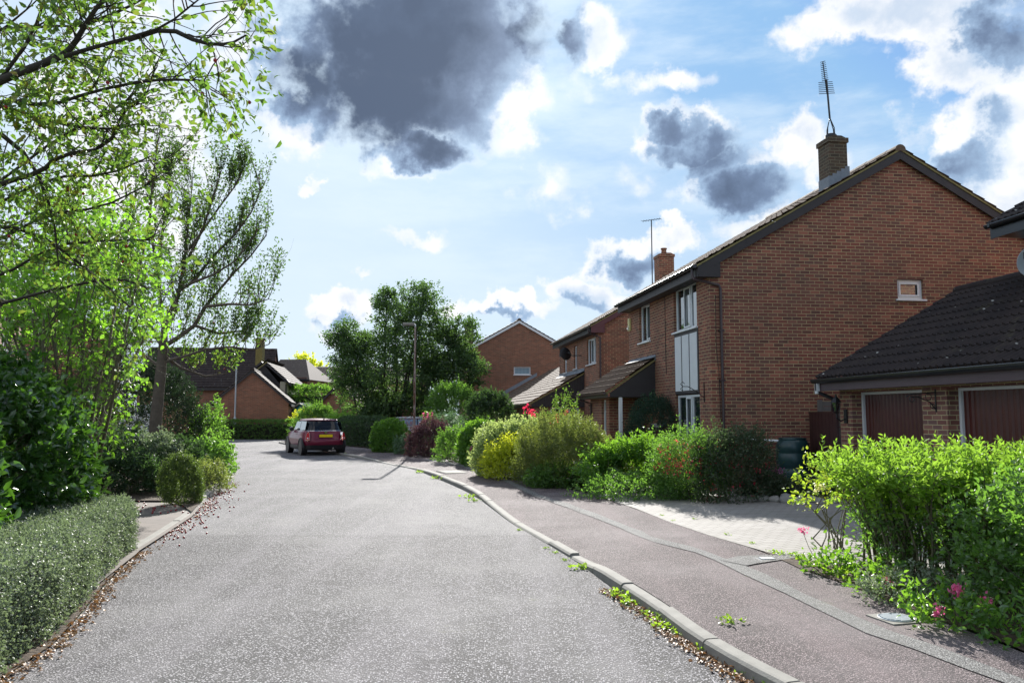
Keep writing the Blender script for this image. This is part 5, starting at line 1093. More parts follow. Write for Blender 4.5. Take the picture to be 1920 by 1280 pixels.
# multi-stemmed lime green shrub behind the laurel
def multi_stem():
    rng = np.random.default_rng(31); b0 = np.array([-7.1, 11.2, 0]); t = thing('tall_shrub', 'tall multi-stemmed shrub of sunlit lime leaves rising behind the dark laurel', 'shrub', tuple(b0)); segs = []; tips = []
    def L(u, v, Y): return D(u, v, Y) - b0
    for i in range(30):
        bu = rng.uniform(40, 210); tu = bu + rng.normal() * 55 + (bu - 120) * .5; tv = rng.uniform(430, 600); Y = rng.uniform(9.6, 12.3)
        base = L(bu * .6 + 60, 860, 11); pts = [base, L(bu, 760, Y), L((bu + tu) / 2 + rng.normal() * 10, (760 + tv) / 2, Y + rng.normal() * .1), L(tu, tv, Y + rng.normal() * .2)]
        pts = list(smooth(pts, 1)); n = len(pts); segs.append((pts, [.022 * (1 - .8 * j / (n - 1)) + .003 for j in range(n)]))
        for j in range(2, n):
            for q in range(3):
                f = rng.random(); b = pts[j - 1] * (1 - f) + pts[j] * f; d = nrm(rng.normal(size=3)) * .8 + np.array([0, 0, .5]); grow(b, d, rng.uniform(.35, .9), .007, 1 if rng.random() < .45 else 0, rng, segs, tips, 5, .18, .05, (2, 3), .7, .65, 1)
    tubes_from(segs, 'stems', 'stem', t, 6)
    P = np.array([a for a, b in tips]); Dv = np.array([b for a, b in tips]); q = P + b0; keep = (rng.random(len(P)) < .34) & ((q[:, 2] > 2.7) | (rng.random(len(P)) < .22)) & (960 + 1506 * q[:, 0] / q[:, 1] < np.where((q[:, 2] - 1.6) / q[:, 1] * 1500 > 110, 300, 255)); P = P[keep]; Dv = Dv[keep]
    Q, A = sprigs(P, Dv, 7, .22, rng, 1.0, .04); A[:, 2] -= .2
    leaves('crown', Q, A, rng.uniform(.04, .085, len(Q)), M['lime'], t, rng, .33, 1, .2, .1)
multi_stem()
# big dark tree
def big_tree():
    rng = np.random.default_rng(41); Y = 46.0; b = D(733, 800, Y); b0 = np.array([b[0], Y, 0]); t = thing('dark_tree', 'big dense dark green tree with an uneven crown behind the street lamp', 'tree', tuple(b0)); segs = []
    lobes = [(775, 640, 66, 70, 0), (715, 700, 72, 68, -.6), (835, 665, 52, 58, .4), (790, 585, 42, 36, 0), (740, 590, 34, 34, .3), (655, 690, 30, 42, -.4), (655, 635, 30, 28, .2), (632, 625, 16, 18, 0), (880, 690, 30, 28, .3), (860, 625, 36, 30, 0), (690, 740, 50, 46, .5), (800, 730, 58, 55, .6), (725, 560, 15, 14, 0), (798, 556, 17, 17, .1), (850, 700, 45, 40, -.5), (690, 655, 34, 24, .6), (760, 760, 60, 30, -.4), (720, 780, 55, 26, .2)]
    Ps = []; Ds = []
    for (u, v, ru, rv, dy) in lobes:
        c = D(u, v, Y + dy) - b0; r = (ru / F * Y, min(ru, rv) / F * Y * 1.0, rv / F * Y); n = int(26 * ru * rv / 160) + 30
        P, d = cloud_pts(n, c, r, rng, .25, .4, -1.1, .35, 1.6, 10); Ps.append(P); Ds.append(d * .8 + np.array([0, 0, .25]))
        st = np.array([rng.normal() * .3, 0, 0]); m1 = (st + c) / 2 + np.array([rng.normal() * .2, 0, -.3]); segs.append(([st, np.array([st[0] + c[0] * .15, 0, 1.2]), m1, c], [.13, .11, .07, .03]))
        for i in rng.choice(len(P), min(10, len(P)), replace=False): segs.append(([c, (c + P[i]) / 2 + rng.normal(size=3) * .12, P[i]], [.028, .018, .008]))
    tubes_from(segs, 'trunk', 'bark_dark', t, 6); P = np.vstack(Ps); d = np.vstack(Ds)
    Q, A = sprigs(P, d, 15, .42, rng, .9, .09); leaves('crown', Q, A, rng.uniform(.10, .18, len(Q)), M['darktree'], t, rng, .3)
M['darktree'] = leaf_mat('dark_tree_leaf', [(.012, .030, .014), (.022, .050, .020), (.035, .07, .026), (.05, .095, .03)], (.16, .30, .05), .32, .10)
big_tree()

# ------------------------------------------------------------------ hedges
def hedge(name, label, path, w, h, mat, seed, dens, ls, k=6, tw=.05, stem=True, group=None, rnd_top=.06, cat='hedge', wob=.05, top_mat=None, detail=0, low=0.0, lw=.3):
    rng = np.random.default_rng(seed); path = resample(np.array(path, float), .2); c0 = path.mean(0); t = thing(name, label, cat, (c0[0], c0[1], 0), group=group); P2 = path - c0
    d = np.r_[0, np.cumsum(np.linalg.norm(np.diff(P2, axis=0), axis=1))]; Lg = d[-1]; T = np.gradient(P2, axis=0); T /= np.linalg.norm(T, axis=1, keepdims=True); Nn = np.stack([T[:, 1], -T[:, 0]], 1)
    per = 2 * h + w; n = int(dens * Lg * per); s = rng.random(n) * Lg; q = rng.random(n) * per
    a = np.where(q < h, w / 2, np.where(q < h + w, w / 2 - (q - h), -w / 2)); z = np.where(q < h, q, np.where(q < h + w, h, h - (q - h - w)))
    nx = np.where(q < h, 1., np.where(q < h + w, 0., -1.)); nz = np.where((q >= h) & (q < h + w), 1., 0.)
    # round the shoulders and ends
    e = np.minimum(s, Lg - s); sh = np.clip(e / (w * .45), 0, 1) ** .5; a = a * (.35 + .65 * sh); z = z * (.86 + .14 * sh)
    zz = np.clip((z - h * .8) / (h * .2), 0, 1); a = a * (1 - .14 * zz ** 2); z = z - .05 * h * (np.abs(a) / (w / 2)) ** 3 * (z > h * .8)
    f = 1 + wob * np.sin(s * 2.1 + z * 3) + wob * np.sin(s * 5.3 + 1) ; dep = -rng.random(n) ** 2 * .10
    a = a * f; z = z * (1 + wob * .5 * np.sin(s * 3.7 + 2)) + rng.normal(size=n) * rnd_top * .3
    x = np.interp(s, d, P2[:, 0]); y = np.interp(s, d, P2[:, 1]); n1 = np.interp(s, d, Nn[:, 0]); n2 = np.interp(s, d, Nn[:, 1])
    P = np.stack([x + n1 * (a + dep * nx), y + n2 * (a + dep * nx), np.maximum(z + dep * nz, low)], 1); Dn = np.stack([n1 * nx, n2 * nx, nz + .15], 1) + rng.normal(size=(n, 3)) * .5
    Q, A = sprigs(P, Dn, k, tw, rng, .9, .012); Q[:, 2] = np.maximum(Q[:, 2], .01); leaves('foliage', Q, A, rng.uniform(.7, 1.3, len(Q)) * ls, M[mat], t, rng, lw, detail)
    mb = MB(); m = len(P2)
    for i in range(0, m, 2):
        for _ in range(2):
            o = rng.normal() * w * .15; b = P2[i] + Nn[i] * o; mb.tube([(b[0], b[1], 0), (b[0] + rng.normal() * .05, b[1] + rng.normal() * .05, h * .45), (b[0] + rng.normal() * w * .2, b[1] + rng.normal() * .15, h * .85)], [.014, .010, .004], 4, cap=False)
    mb.obj('stem', M['bark_dark'], t)
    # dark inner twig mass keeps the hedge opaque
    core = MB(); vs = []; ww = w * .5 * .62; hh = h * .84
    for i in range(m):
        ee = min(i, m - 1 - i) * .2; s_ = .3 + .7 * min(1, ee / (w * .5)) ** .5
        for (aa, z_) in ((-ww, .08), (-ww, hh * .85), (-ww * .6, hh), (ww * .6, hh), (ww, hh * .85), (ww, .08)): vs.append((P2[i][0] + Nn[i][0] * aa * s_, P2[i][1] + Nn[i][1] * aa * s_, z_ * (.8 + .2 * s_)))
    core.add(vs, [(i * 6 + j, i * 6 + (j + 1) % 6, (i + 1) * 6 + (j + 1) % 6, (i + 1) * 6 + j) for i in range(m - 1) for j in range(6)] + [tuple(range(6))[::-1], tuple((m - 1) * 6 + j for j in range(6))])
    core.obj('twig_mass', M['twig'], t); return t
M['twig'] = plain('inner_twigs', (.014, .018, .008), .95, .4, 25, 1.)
hp = [G(u, v)[:2] for u, v in ((-330, 1500), (-60, 1330), (8, 1262), (92, 1204), (135, 1160), (195, 1088), (250, 1036), (264, 1022))]
hpo = offset(smooth(hp, 1), -.46)
hedge('clipped_hedge', 'low clipped hedge of tiny silvery-green leaves along the left road edge', hpo, .84, .60, 'box', 51, 1500, .021, 6, .045, wob=.025, detail=0, lw=.34)
hedge('clipped_hedge', 'long low dark hedge at the far bend in front of the plain brick gable', [G(u, 823.5)[:2] + np.array([0, .6]) for u in (395, 450, 500, 552, 600, 640)], 1.2, 1.12, 'mid', 52, 110, .08, 6, .12, wob=.04)
hedge('clipped_hedge', 'dark clipped hedge directly behind the maroon hatchback on its right', [G(632, 836)[:2] + np.array([.2, 1.]), G(660, 840)[:2] + np.array([.2, .8]), G(705, 845)[:2] + np.array([.3, .8])], 1.1, 1.36, 'dark', 53, 130, .07, 6, .12)
q = [D(530, 760, 60)[:2], D(622, 760, 58)[:2]]
hedge('tall_hedge', 'tall dark evergreen hedge with a bright green top below the far roofs', q, 1.8, D(0, 730, 60)[2], 'mid', 54, 40, .16, 6, .3, wob=.03, rnd_top=.3)

# ------------------------------------------------------------------ shrubs, left side
def pxb(name, label, u0, u1, vt, vb, mat, seed, cat='shrub', ratio=.8, **k):
    c, r = px_bush(u0, u1, vt, vb, ratio); r = (r[0], r[1], r[2] * .87); return bush(name, label, cat, c, r, mat, seed, **k)
bush('laurel', 'big glossy dark laurel filling the left edge beside the silvery hedge', 'shrub', (-6.35, 8.7), (1.6, 1.3, 2.15), 'laurel', 61, n=2300, k=8, ls=.105, tw=.22, amp=.16, detail=1, w=.24, zc=.40, lo=.72, upb=.3, spread=.85, ns=30, sr=.02)
bush('laurel', 'nearer lobe of glossy laurel leaning over the silvery hedge at the left frame edge', 'shrub', (-5.2, 6.6), (.75, 1.0, 1.7), 'laurel', 62, n=850, k=8, ls=.10, tw=.2, amp=.15, detail=1, w=.24, zc=.45, lo=.6, upb=.2, ns=20, sr=.016)
bush('shrub', 'sunlit bright green shrub arching out between the laurel and the dark mass beside it', 'shrub', (-6.25, 10.9), (.65, .6, 1.25), 'mid', 63, n=260, k=9, ls=.09, tw=.28, amp=.35, detail=1, w=.26, gap=.2, lo=.4, upb=.5)
bush('yew', 'tall black-green yew behind the crab apple trunk', 'tree', (-9.35, 20.4), (1.42, 1.1, 3.0), 'yew', 64, n=2200, k=12, ls=.07, tw=.2, amp=.16, w=.16, lo=.55, zc=.42)
bush('shrub', 'dark leafy shrub at the foot of the crab apple trunk beside the paved drive', 'shrub', (-8.55, 16.2), (1.3, .9, 1.25), 'dark', 65, n=900, k=10, ls=.065, tw=.16, amp=.25, lo=.5)
bush('shrub', 'dark shrub with mauve flower heads beside the laurel on the left', 'shrub', (-9.6, 15.0), (1.1, .8, 1.2), 'dark', 66, n=700, k=10, ls=.075, tw=.18, amp=.3, lo=.5,
     extra=lambda t, rng, P, d: flowers(t, rng, np.array([[.5, -.7, 1.05], [.62, -.7, .98], [.9, -.75, .72], [1.15, -.7, .70], [.75, -.7, .9], [.35, -.72, 1.1]]), np.array([[0, -.5, .6]] * 6), .05, 'mauvefl', k=26, j=.045))
c, r = px_bush(315, 378, 865, 940, .9); bush('clipped_shrub', 'rounded box-like ball at the kerb end of the left-hand bed', 'shrub', c, r, 'ball', 67, n=1300, k=9, ls=.032, tw=.09, amp=.26, lo=.7, zc=.42, shoot=.05)
c, r = px_bush(275, 335, 820, 935, .9); bush('shrub', 'shrub with pale cream-flecked leaves between the trunk and the clipped ball', 'shrub', (c[0], c[1] + .3), (r[0], r[1], r[2]), 'variegated2', 68, n=520, k=8, ls=.05, tw=.14, amp=.3) if False else None
bush('shrub', 'shrub with glinting pale leaves between the trunk and the rounded ball', 'shrub', (-7.35, 16.6), (.55, .5, 1.18), 'box', 68, n=420, k=9, ls=.06, tw=.14, amp=.3)
bush('shrub', 'bright yellow-green shrub right of the yew, overhanging the road edge', 'shrub', (-7.95, 21.0), (.36, .6, 1.8), 'mid', 69, n=300, k=9, ls=.075, tw=.24, amp=.35, detail=1, gap=.2, lo=.4, upb=.6)
bush('shrub', 'loose sunlit shrub leaning over the road beyond the grass tuft', 'shrub', (-6.95, 18.8), (.34, .6, .92), 'mid', 70, n=210, k=8, ls=.09, tw=.24, amp=.4, detail=1, gap=.1, lo=.3, upb=.4, spread=1.)
bush('shrub', 'dark green low shrub behind the grass tuft on the left kerb', 'shrub', (-7.0, 17.2), (.5, .5, .95), 'dark', 71, n=320, k=9, ls=.07, tw=.14, amp=.3)
bush('shrub', 'shaded shrub under the multi-stemmed one, in front of the parked cars', 'shrub', (-9.2, 13.6), (.9, .7, 1.3), 'mid', 74, n=420, k=9, ls=.075, tw=.2, amp=.35, gap=.2)
bush('shrub', 'red-leaved sprawling shrub behind the trunk, beside the red car', 'shrub', (-10.3, 19.2), (1.2, .8, 1.9), 'apple', 75, n=520, k=9, ls=.08, tw=.25, amp=.35, gap=.2)
bush('shrub', 'low dark shrub between the clipped ball and the laurel, edging the paved drive', 'shrub', (-7.45, 15.6), (.75, .5, .85), 'dark', 76, n=560, k=9, ls=.055, tw=.13, amp=.3)
bush('shrub', 'low yellow-green plants between the clipped ball and the left kerb', 'plant', (-6.15, 16.4), (.38, .55, .55), 'olive', 77, n=330, k=9, ls=.045, tw=.12, amp=.35)
bush('shrub', 'dark leafy shrub between the laurel and the red car', 'shrub', (-8.7, 14.3), (.9, .6, 1.1), 'dark', 78, n=560, k=9, ls=.07, tw=.16, amp=.3)
def tuft(label, x, y, z, h, n, seed, mat='lichen', spread=.5, cat='grass tuft', name='grass_tuft', group=None, w=.03):
    rng = np.random.default_rng(seed); t = thing(name, label, cat, (x, y, z), group=group); P = np.c_[rng.normal(size=(n, 2)) * h * .12, np.zeros(n)]; A = np.c_[rng.normal(size=(n, 2)) * spread, np.ones(n)]
    leaves('blades', P, A, rng.uniform(.6, 1.1, n) * h, M[mat], t, rng, w, 1, .35, .01); return t
p = G(412, 900, .05); tuft('long bright grass tuft spilling over the left kerb end', p[0] - .25, p[1] + .1, .05, .52, 260, 80)
def weed(label, x, y, z, s, seed, mat='lichen', grp='weeds in the kerb joint', n=34, name='weed', cat='weed'):
    rng = np.random.default_rng(seed); t = thing(name, label, cat, (x, y, z), group=grp); P = np.c_[rng.normal(size=(n, 2)) * s * .45, rng.random(n) * s * .35]; A = np.c_[rng.normal(size=(n, 2)), rng.uniform(.2, 1, n)]; s = s * .85
    leaves('leaf', P, A, rng.uniform(.5, 1.1, n) * s * .55, M[mat], t, rng, .30, 1, .3, .1); return t

# ------------------------------------------------------------------ shrubs, right side
pxb('round_bush', 'round bright glossy green bush left of the street lamp', 700, 768, 780, 846, 'gloss', 90, n=1100, k=9, ls=.075, tw=.12, amp=.12, lo=.7, zc=.4) if 0 else None
pxb('round_bush', 'round bright glossy green bush left of the street lamp', 700, 768, 780, 848, 'gloss', 90, n=1100, k=9, ls=.08, tw=.12, amp=.10, lo=.72, zc=.4)
pxb('shrub', 'small reddish-brown berberis just left of the lamp base', 744, 782, 797, 846, 'redtwig', 91, n=170, k=9, ls=.05, tw=.35, amp=.35, upb=.9, w=.18)
pxb('shrub', 'low pale green plant at the foot of the street lamp', 738, 800, 818, 852, 'bluegreen', 92, n=300, k=9, ls=.06, tw=.14, amp=.2)
pxb('shrub', 'dark purple-leaved shrub just right of the street lamp', 774, 842, 792, 857, 'purple', 93, n=1000, k=10, ls=.055, tw=.22, amp=.35, lo=.6)
pxb('shrub', 'tall pale feathery shrub rising behind the purple one', 795, 868, 770, 852, 'bluegreen', 94, n=800, k=10, ls=.055, tw=.2, amp=.25)
pxb('shrub', 'upright light green shrub between the purple and the clipped dark one', 822, 880, 800, 866, 'mid', 95, n=420, k=9, ls=.06, tw=.2, amp=.25)
def spikes(t, rng, P, d):
    for i in range(3):
        x = -.1 + i * .15; q = np.stack([np.full(30, x), np.full(30, -.2), 1.30 + np.sort(rng.random(30)) * .35], 1) + rng.normal(size=(30, 3)) * .02; leaves('flower_spike', q, rng.normal(size=(30, 3)), .065, M['pinkfl'], t, rng, .4)
pxb('foxglove_clump', 'clump with tall pale pink flower spikes behind the purple shrub', 790, 812, 770, 850, 'mid', 96, cat='plant', n=90, k=8, ls=.07, tw=.2, extra=spikes)
pxb('clipped_shrub', 'dome-shaped clipped dark bush with a bright green crest beyond the variegated shrub', 862, 948, 778, 872, 'gloss', 97, n=1700, k=10, ls=.065, tw=.12, amp=.12, lo=.72, zc=.42)
pxb('shrub', 'large billowing pale variegated shrub in the middle of the front gardens', 895, 1030, 784, 895, 'variegated', 98, n=2000, k=10, ls=.07, tw=.2, amp=.35, lo=.5)
pxb('shrub', 'low yellow-gold shrub at the pavement edge', 915, 1015, 818, 900, 'yellow', 99, n=1100, k=10, ls=.05, tw=.17, amp=.4, lo=.45)
pxb('shrub', 'large feathery olive-green shrub, the widest by the pavement', 975, 1150, 800, 914, 'olive', 100, n=3600, k=11, ls=.046, tw=.19, amp=.38, lo=.5, w=.17, upb=.8)
pxb('shrub', 'low bright green plants at the foot of the olive shrub', 995, 1100, 868, 916, 'mid', 101, n=700, k=8, ls=.055, tw=.10, amp=.3)
pxb('shrub', 'fresh green leafy shrub between the olive one and the fuchsia', 1105, 1262, 824, 925, 'gloss', 102, n=1600, k=9, ls=.068, tw=.24, amp=.42, upb=.7, gap=.1)
pxb('shrub', 'low trailing green plants along the drive edge below the fuchsia', 1110, 1310, 888, 938, 'mid', 103, n=900, k=8, ls=.05, tw=.12, amp=.35)
def fuch(t, rng, P, d):
    ii = [i for i in range(len(P)) if P[i][2] > .55 and P[i][0] < .6]; ii = rng.choice(ii, 150); q = P[ii] * 1.03; A = np.tile([0, 0, -1.], (len(q), 1)); flowers(t, rng, q, A, .045, 'redfl', k=5, w=.35, j=.028)
pxb('fuchsia', 'fuchsia hung with red flowers in front of the lower window of the large house', 1222, 1360, 815, 940, 'mid', 104, n=1400, k=10, ls=.040, tw=.28, amp=.35, upb=.6, gap=.15, extra=fuch)
pxb('fuchsia', 'shaded darker fuchsia bush in front of the gable corner', 1305, 1380, 832, 942, 'fuchdark', 105, n=1300, k=10, ls=.042, tw=.22, amp=.22, upb=.5, extra=lambda t, rng, P, d: flowers(t, rng, P[rng.choice(len(P), 110)] * 1.02, np.tile([0, 0, -1.], (110, 1)), .04, 'redfl', k=5, w=.35)) if 0 else None
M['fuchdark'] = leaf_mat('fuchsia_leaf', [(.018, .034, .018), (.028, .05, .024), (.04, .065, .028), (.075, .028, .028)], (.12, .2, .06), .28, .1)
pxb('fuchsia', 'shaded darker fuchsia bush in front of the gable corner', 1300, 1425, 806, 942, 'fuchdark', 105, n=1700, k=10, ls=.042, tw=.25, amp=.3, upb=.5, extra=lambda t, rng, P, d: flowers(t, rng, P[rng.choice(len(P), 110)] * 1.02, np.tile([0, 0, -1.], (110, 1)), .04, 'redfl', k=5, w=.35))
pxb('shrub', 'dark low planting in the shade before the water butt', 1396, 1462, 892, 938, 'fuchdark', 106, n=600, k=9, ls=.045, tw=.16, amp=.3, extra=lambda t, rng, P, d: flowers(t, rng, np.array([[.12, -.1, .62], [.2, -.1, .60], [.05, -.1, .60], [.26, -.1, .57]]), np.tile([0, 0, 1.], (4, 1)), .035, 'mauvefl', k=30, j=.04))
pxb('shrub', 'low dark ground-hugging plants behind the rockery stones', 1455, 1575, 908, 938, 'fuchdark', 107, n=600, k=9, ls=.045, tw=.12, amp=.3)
p = hl(-.45, 2.75); bush('conifer', 'blue-green bushy climber against the facade left of the lower window', 'shrub', (p[0], p[1]), (.62, .85, 2.0), 'conifer', 108, n=1500, k=12, ls=.05, tw=.16, amp=.12, w=.16, lo=.65, zc=.42, shoot=.03)
p = hl(-1.6, 6.7); 
def rosefl(t, rng, P, d): flowers(t, rng, np.array([[-.25, -.2, 1.35], [-.32, -.2, 1.3], [.05, -.2, 1.62], [-.62, -.1, 1.28], [-.15, -.1, 1.5]]), np.tile([0, -.5, .5], (5, 1)), .055, 'redfl', k=26, j=.04)
c, r = px_bush(1040, 1090, 748, 900, .8); bush('rose_bush', 'tall rose with red and orange shoots rising behind the olive shrub', 'rose', (c[0], c[1] + 1.8), (r[0] * 1.1, r[1], r[2] * 1.02), 'apple', 109, n=160, k=8, ls=.055, tw=.22, amp=.4, upb=1.0, zc=.6, extra=rosefl)
c, r = px_bush(985, 1010, 785, 900); bush('rose_bush', 'rose with deep red blooms behind the variegated shrub', 'rose', (c[0], c[1] + 2.2), (.4, .4, 1.6), 'mid', 110, n=110, k=8, ls=.05, tw=.2, extra=lambda t, rng, P, d: flowers(t, rng, np.array([[.0, -.3, 1.62], [.08, -.3, 1.58], [-.1, -.3, 1.72]]), np.tile([0, -.5, .5], (3, 1)), .06, 'redfl', k=26, j=.04))
pxb('tree', 'small rounded tree behind the clipped bush, in front of the far brick gable', 800, 880, 722, 862, 'mid', 111, cat='small tree', n=900, k=11, ls=.08, tw=.3, amp=.3, lo=.4) if 0 else None
q = D(850, 760, 37); bush('small_tree', 'green small tree under the dark tree crown, behind the pink spikes', 'small tree', (q[0], 37), (1.15, 1., D(0, 722, 37)[2]), 'mid', 111, n=1000, k=11, ls=.09, tw=.3, amp=.3, lo=.5, zc=.55)
q = D(915, 760, 33); bush('small_tree', 'dark leafy shrub beside the end of the long lean-to roof', 'small tree', (q[0] + .05, 33), (.85, .8, D(0, 732, 33)[2]), 'dark', 112, n=1000, k=11, ls=.08, tw=.25, amp=.3, lo=.5, zc=.55)
q = D(596, 775, 47); bush('shrub', 'broad dark shrub showing over the roof of the maroon hatchback', 'shrub', (q[0] - .1, 47), (1.15, 1., D(0, 760, 47)[2]), 'mid', 113, n=900, k=11, ls=.09, tw=.3, amp=.3)
q = D(640, 800, 41.5); bush('shrub', 'yellow-green shrub behind the right rear corner of the hatchback', 'shrub', (q[0] - .2, 41.5), (1.0, .9, D(0, 776, 41.5)[2]), 'lime', 114, n=550, k=10, ls=.08, tw=.3, amp=.3)
q = D(542, 790, 48); bush('shrub', 'lime shrub in front of the grey fence behind the car roof', 'shrub', (q[0] - .1, 51.8), (.75, .5, D(0, 769, 51.8)[2]), 'yellow', 115, n=300, k=9, ls=.09, tw=.25)
q = D(576, 680, 96); bush('far_tree', 'yellow-green tree top peeping over the long far roof', 'tree', (q[0], 96), (2.6, 2, D(0, 677, 96)[2]), 'yellow', 116, n=500, k=12, ls=.28, tw=.7, zc=.6)
# valerian and low plants
def valer(t, rng, P, d):
    q = P[rng.choice(len(P), 9)] * 1.08; 
    for p_ in q: flowers(t, rng, p_[None] + np.array([[0, 0, .03]]), np.array([[0, 0, 1.]]), .035, 'pinkfl', 'flower_head', k=30, j=.03)
pxb('valerian', 'pink valerian clump at the pavement edge before the clipped dome', 876, 918, 832, 876, 'mid', 120, cat='plant', n=200, k=8, ls=.06, tw=.14, extra=valer)
# foreground privet and its companions
pb = thing('privet_bush', 'big sunlit lime-green bush in the right foreground with many thin stems', 'shrub', (3.95, 7.25, 0))
def privet():
    rng = np.random.default_rng(130); b0 = np.array([3.95, 7.25, 0]); segs = []; P = []; Dd = []; P2 = []; D2 = []
    for i in range(135):
        bx = rng.uniform(-.70, 1.1); by = rng.uniform(-.45, .45); h = rng.uniform(1.00, 1.27) - .06 * abs(bx) ; tx = bx * 1.25 + rng.normal() * .15; ty = by * 1.35 + rng.normal() * .12
        pts = [np.array([bx * .95, by * .9, .1]), np.array([bx * .98 + rng.normal() * .04, by + rng.normal() * .04, .45]), np.array([(bx + tx) / 2 + rng.normal() * .05, (by + ty) / 2, .85]), np.array([tx, ty, h])]
        segs.append((pts, [.013, .011, .008, .004]))
        for s in range(11):
            f = rng.uniform(.10, 1) ** .75; j = min(2, int(f * 3)); g = f * 3 - j; b = pts[j] * (1 - g) + pts[j + 1] * g; d = nrm(rng.normal(size=3) * np.array([1, 1, .5]) + np.array([0, 0, .75])); L = rng.uniform(.12, .30)
            e = b + d * L; e[2] = min(e[2], 1.31); segs.append(([b, (b + e) / 2 + rng.normal(size=3) * .015, e], [.004, .003, .002]))
            (P if b[2] > .70 else P2).append(b); (Dd if b[2] > .70 else D2).append(e - b)
        P.append(pts[3] - np.array([0, 0, .12])); Dd.append(np.array([rng.normal() * .05, rng.normal() * .05, .22]))
    tubes_from(segs, 'stem', 'stem', pb, 5)
    for nm, PP, DD, mt, k, ls in (('top_foliage', P, Dd, 'privet', 15, .075), ('lower_foliage', P2, D2, 'mid', 11, .06)):
        PP = np.array(PP); DD = np.array(DD); ln = np.linalg.norm(DD, axis=1) + .06; n = len(PP); t = (np.arange(k) / (k - 1))[None] * np.ones((n, 1)); u = nrm(DD); Q = PP[:, None] + u[:, None] * (t * ln[:, None])[..., None]
        a = rng.random((n, 1)) * 6.28 + np.arange(k)[None] * 2.4; s1 = nrm(np.cross(u, [0, 0.3, 1.])); s2 = np.cross(u, s1); A = s1[:, None] * np.cos(a)[..., None] + s2[:, None] * np.sin(a)[..., None] + u[:, None] * (.55 + .6 * t)[..., None]
        S = (rng.uniform(.75, 1.1, (n, k)) * ls * (1.05 - .45 * t ** 3)).reshape(-1); leaves(nm, Q.reshape(-1, 3), A.reshape(-1, 3) + rng.normal(size=(n * k, 3)) * .15, S, M[mt], pb, rng, .20, 1, .18, .10)
M['privet'] = leaf_mat('privet_leaf', [(.07, .15, .014), (.11, .21, .018), (.15, .27, .025), (.20, .30, .04)], (.28, .48, .04), .45, .06)
privet()
bush('shrub', 'dense dark-stemmed shrub at the right edge behind the valerian', 'shrub', (4.15, 5.95), (.75, .62, 1.12), 'mid', 131, n=950, k=10, ls=.045, tw=.16, amp=.28, detail=1, lo=.35, gap=.15, ns=50, sr=.008, stem='bark_dark')
bush('rose_bush', 'yellowing rose with one pale bloom at the left end of the foreground bush', 'rose', (3.25, 7.9), (.55, .45, 1.03), 'rose', 132, n=75, k=8, ls=.05, tw=.16, amp=.35, detail=1, w=.34, zc=.7, lo=.35, zmin=-.2,
     extra=lambda t, rng, P, d: flowers(t, rng, np.array([[-.55, -.1, .80]]), np.array([[-.3, -.6, .3]]), .05, 'creamfl', 'bloom', k=26, j=.022)) if 0 else None
M['rose'] = leaf_mat('rose_leaf', [(.05, .10, .015), (.09, .16, .02), (.14, .21, .03), (.32, .28, .02), (.38, .20, .02)], (.40, .60, .03), .45, .12)
c, r = px_bush(1508, 1600, 878, 1035, .7); bush('rose_bush', 'yellowing rose with one pale bloom at the left end of the foreground bush', 'rose', (c[0] + .08, c[1]), (r[0] * 1.1, r[1], r[2]), 'rose', 132, n=95, k=8, ls=.05, tw=.16, amp=.35, detail=1, w=.34, zc=.68, lo=.3, zmin=-.3, ns=12,
     extra=lambda t, rng, P, d: flowers(t, rng, np.array([[-.26, -.12, r[2] * .80]]), np.array([[-.3, -.6, .3]]), .05, 'creamfl', 'bloom', k=26, j=.022))
bush('dark_shrub', 'sprawling blue-grey low plant under the foreground bush', 'plant', (3.25, 6.55), (.42, .3, .32), 'box', 133, n=260, k=8, ls=.03, tw=.08, amp=.3)
def val(label, x, y, r, h, seed, nf, fl):
    def ex(t, rng, P, d):
        mb = MB()
        for f in fl:
            mb.tube([(f[0] * .3, f[1] * .3, .08), (f[0] * .8, f[1] * .8, f[2] * .7), tuple(f)], .003, 4); flowers(t, rng, np.array([f]), np.array([[0, 0, 1.]]), .022, 'pinkfl', 'flower_head', k=55, j=.020)
        mb.obj('flower_stalk', M['stem'], t)
    bush('valerian', label, 'plant', (x, y), (r, r * .8, h), 'gloss', seed, n=nf, k=8, ls=.055, tw=.14, amp=.3, detail=1, w=.24, extra=ex, lo=.2, upb=.8, ns=6)
p = G(1790, 1190, .1); val('valerian with four bright pink flower heads at the lower right of the foreground bed', p[0] + .05, p[1] + .2, .27, .30, 134, 60, [(-.14, -.16, .24), (.06, -.05, .36), (.12, .05, .34), (.24, -.1, .29)])
p = G(1905, 1215, .1); val('leafy valerian with a small pink bud at the right frame edge', p[0] + .12, p[1] + .15, .26, .28, 135, 50, [(-.15, .1, .3)])
p = G(1600, 1085, .1); val('wispy valerian carrying one pink head over the drive', p[0] - .1, p[1] + .25, .22, .26, 136, 40, [(-.18, .22, .46)])
p = G(1680, 1120, .1); val('low valerian foliage under the centre of the foreground bush', p[0], p[1] + .2, .25, .22, 137, 45, [(.02, .0, .2)])
p = G(1560, 1085, .1)
for i, (u, v, s) in enumerate(((1500, 1047, .10), (1470, 1040, .08), (1450, 1036, .07), (1530, 1062, .10), (1570, 1078, .13), (1600, 1092, .12), (1640, 1105, .10), (1555, 1050, .09), (1700, 1128, .12), (1745, 1150, .10))):
    p = G(u, v, .11); weed('small green weed on the bare soil edge by the trench patch', p[0], p[1], .11, s, 200 + i, 'lichen', 'weeds on the soil edge')
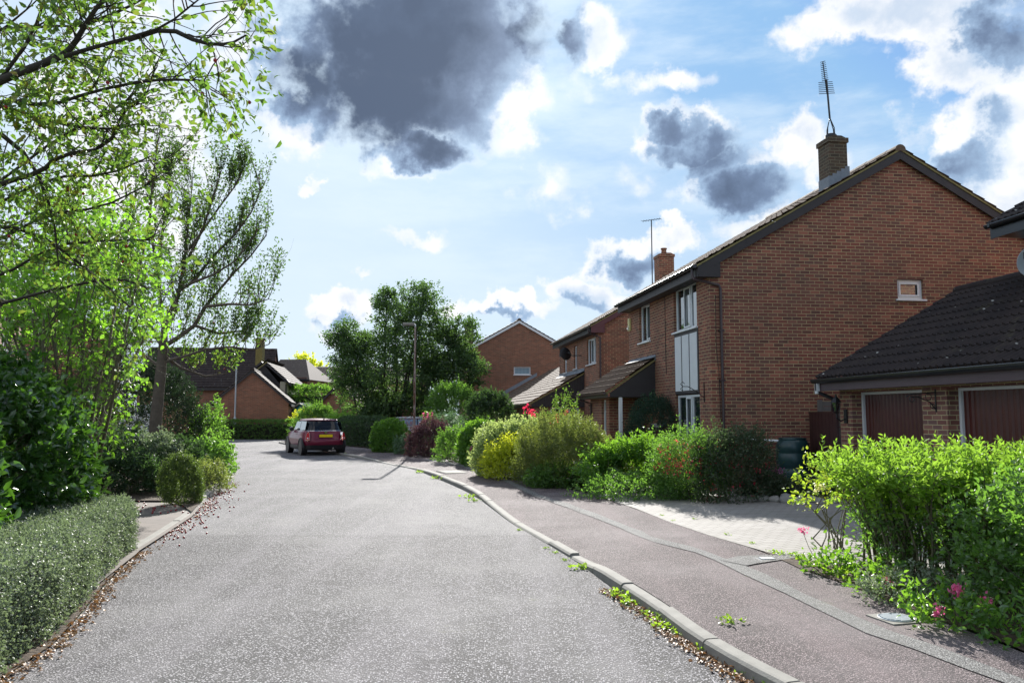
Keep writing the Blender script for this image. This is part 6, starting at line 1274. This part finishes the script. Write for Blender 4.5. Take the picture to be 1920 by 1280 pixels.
# weeds in the kerb channel and joints
for i, (u, v, s) in enumerate(((1095, 1066, .10), (1048, 1036, .05), (1068, 1050, .05), (1034, 1028, .05), (1165, 1112, .09), (1175, 1122, .11), (1188, 1134, .10), (1225, 1152, .08), (1250, 1165, .10), (1262, 1178, .09), (1290, 1190, .08), (1335, 1220, .08), (1378, 1190, .10), (1420, 1265, .08), (1450, 1290, .08), (885, 932, .14), (893, 940, .10), (838, 900, .16), (820, 897, .12), (790, 886, .12), (648, 853, .18), (980, 994, .05), (700, 862, .10))):
    p = G(u, v, .0); off = -.05; z = .0
    if (u, v) == (1378, 1190): z = .09
    weed('small bright weed sprouting along the right-hand kerb', p[0] + off, p[1], z, s, 300 + i)
for i, (u, v, s) in enumerate(((1364, 1002, .05), (1410, 1018, .05), (1262, 976, .04), (1240, 966, .04), (1300, 973, .04), (1150, 938, .05))):
    p = G(u, v, .112); weed('tiny weed in the joints of the block paved drive', p[0], p[1], .112, s, 400 + i, 'lichen', 'weeds in the drive joints', 26)
# leaf litter and fallen crab apples
def litter(name, label, pts, w, n, seed, z=.006, mat='dryleaf', s=(.018, .045)):
    rng = np.random.default_rng(seed); line = resample([G(u, v)[:2] for u, v in pts], .1); i = rng.integers(0, len(line), n); off = np.abs(rng.normal(size=n)) * w; T = np.gradient(line, axis=0); T /= np.linalg.norm(T, axis=1, keepdims=True); Nn = np.stack([-T[:, 1], T[:, 0]], 1)
    P = np.c_[line[i] + Nn[i] * off[:, None] + rng.normal(size=(n, 2)) * .03, z + rng.random(n) * .012]; A = np.c_[rng.normal(size=(n, 2)), rng.normal(size=n) * .25]
    o = leaves(name, P, A, rng.uniform(*s, n), M[mat], None, rng, .32, 1, .3, .15, 1.5); o['kind'] = 'stuff'; o['label'] = label; return o
litter('leaf_litter', 'dry brown leaves in the channel of the right-hand kerb', [(1470, 1310), (1405, 1278), (1290, 1208), (1218, 1150), (1150, 1108)], .05, 900, 501)
litter('leaf_litter', 'dry leaves along the foot of the silvery hedge', [(262, 1036), (202, 1092), (143, 1165), (101, 1211), (13, 1268), (-150, 1370)], .05, 900, 502)
litter('leaf_litter', 'brown leaves at the left kerb', [(437, 905), (400, 930), (375, 955), (300, 1010), (262, 1034)], .10, 260, 503)
def apples():
    rng = np.random.default_rng(7); mb = MB(); line = [(430, 912), (405, 930), (388, 945), (372, 962), (340, 985), (300, 1012)]
    for i in range(230):
        j = rng.integers(0, 5); f = rng.random(); u = line[j][0] * (1 - f) + line[j + 1][0] * f + abs(rng.normal()) * 22 - 4; v = line[j][1] * (1 - f) + line[j + 1][1] * f + rng.normal() * 8; p = G(u, v)
        r = rng.uniform(.010, .017); mb.lathe((p[0], p[1], .012), [(.002, -r), (r * .8, -r * .5), (r, 0), (r * .8, r * .5), (.002, r)], 7)
    for i in range(40):
        p = G(rng.uniform(250, 375), rng.uniform(938, 965), .03); r = .015; mb.lathe((p[0], p[1], .045), [(.002, -r), (r * .8, -r * .5), (r, 0), (r * .8, r * .5), (.002, r)], 7)
    o = mb.obj('fallen_crab_apples', M['fruit'], None, smooth=True); o['kind'] = 'stuff'; o['label'] = 'small red crab apples fallen beside the left kerb'
apples()
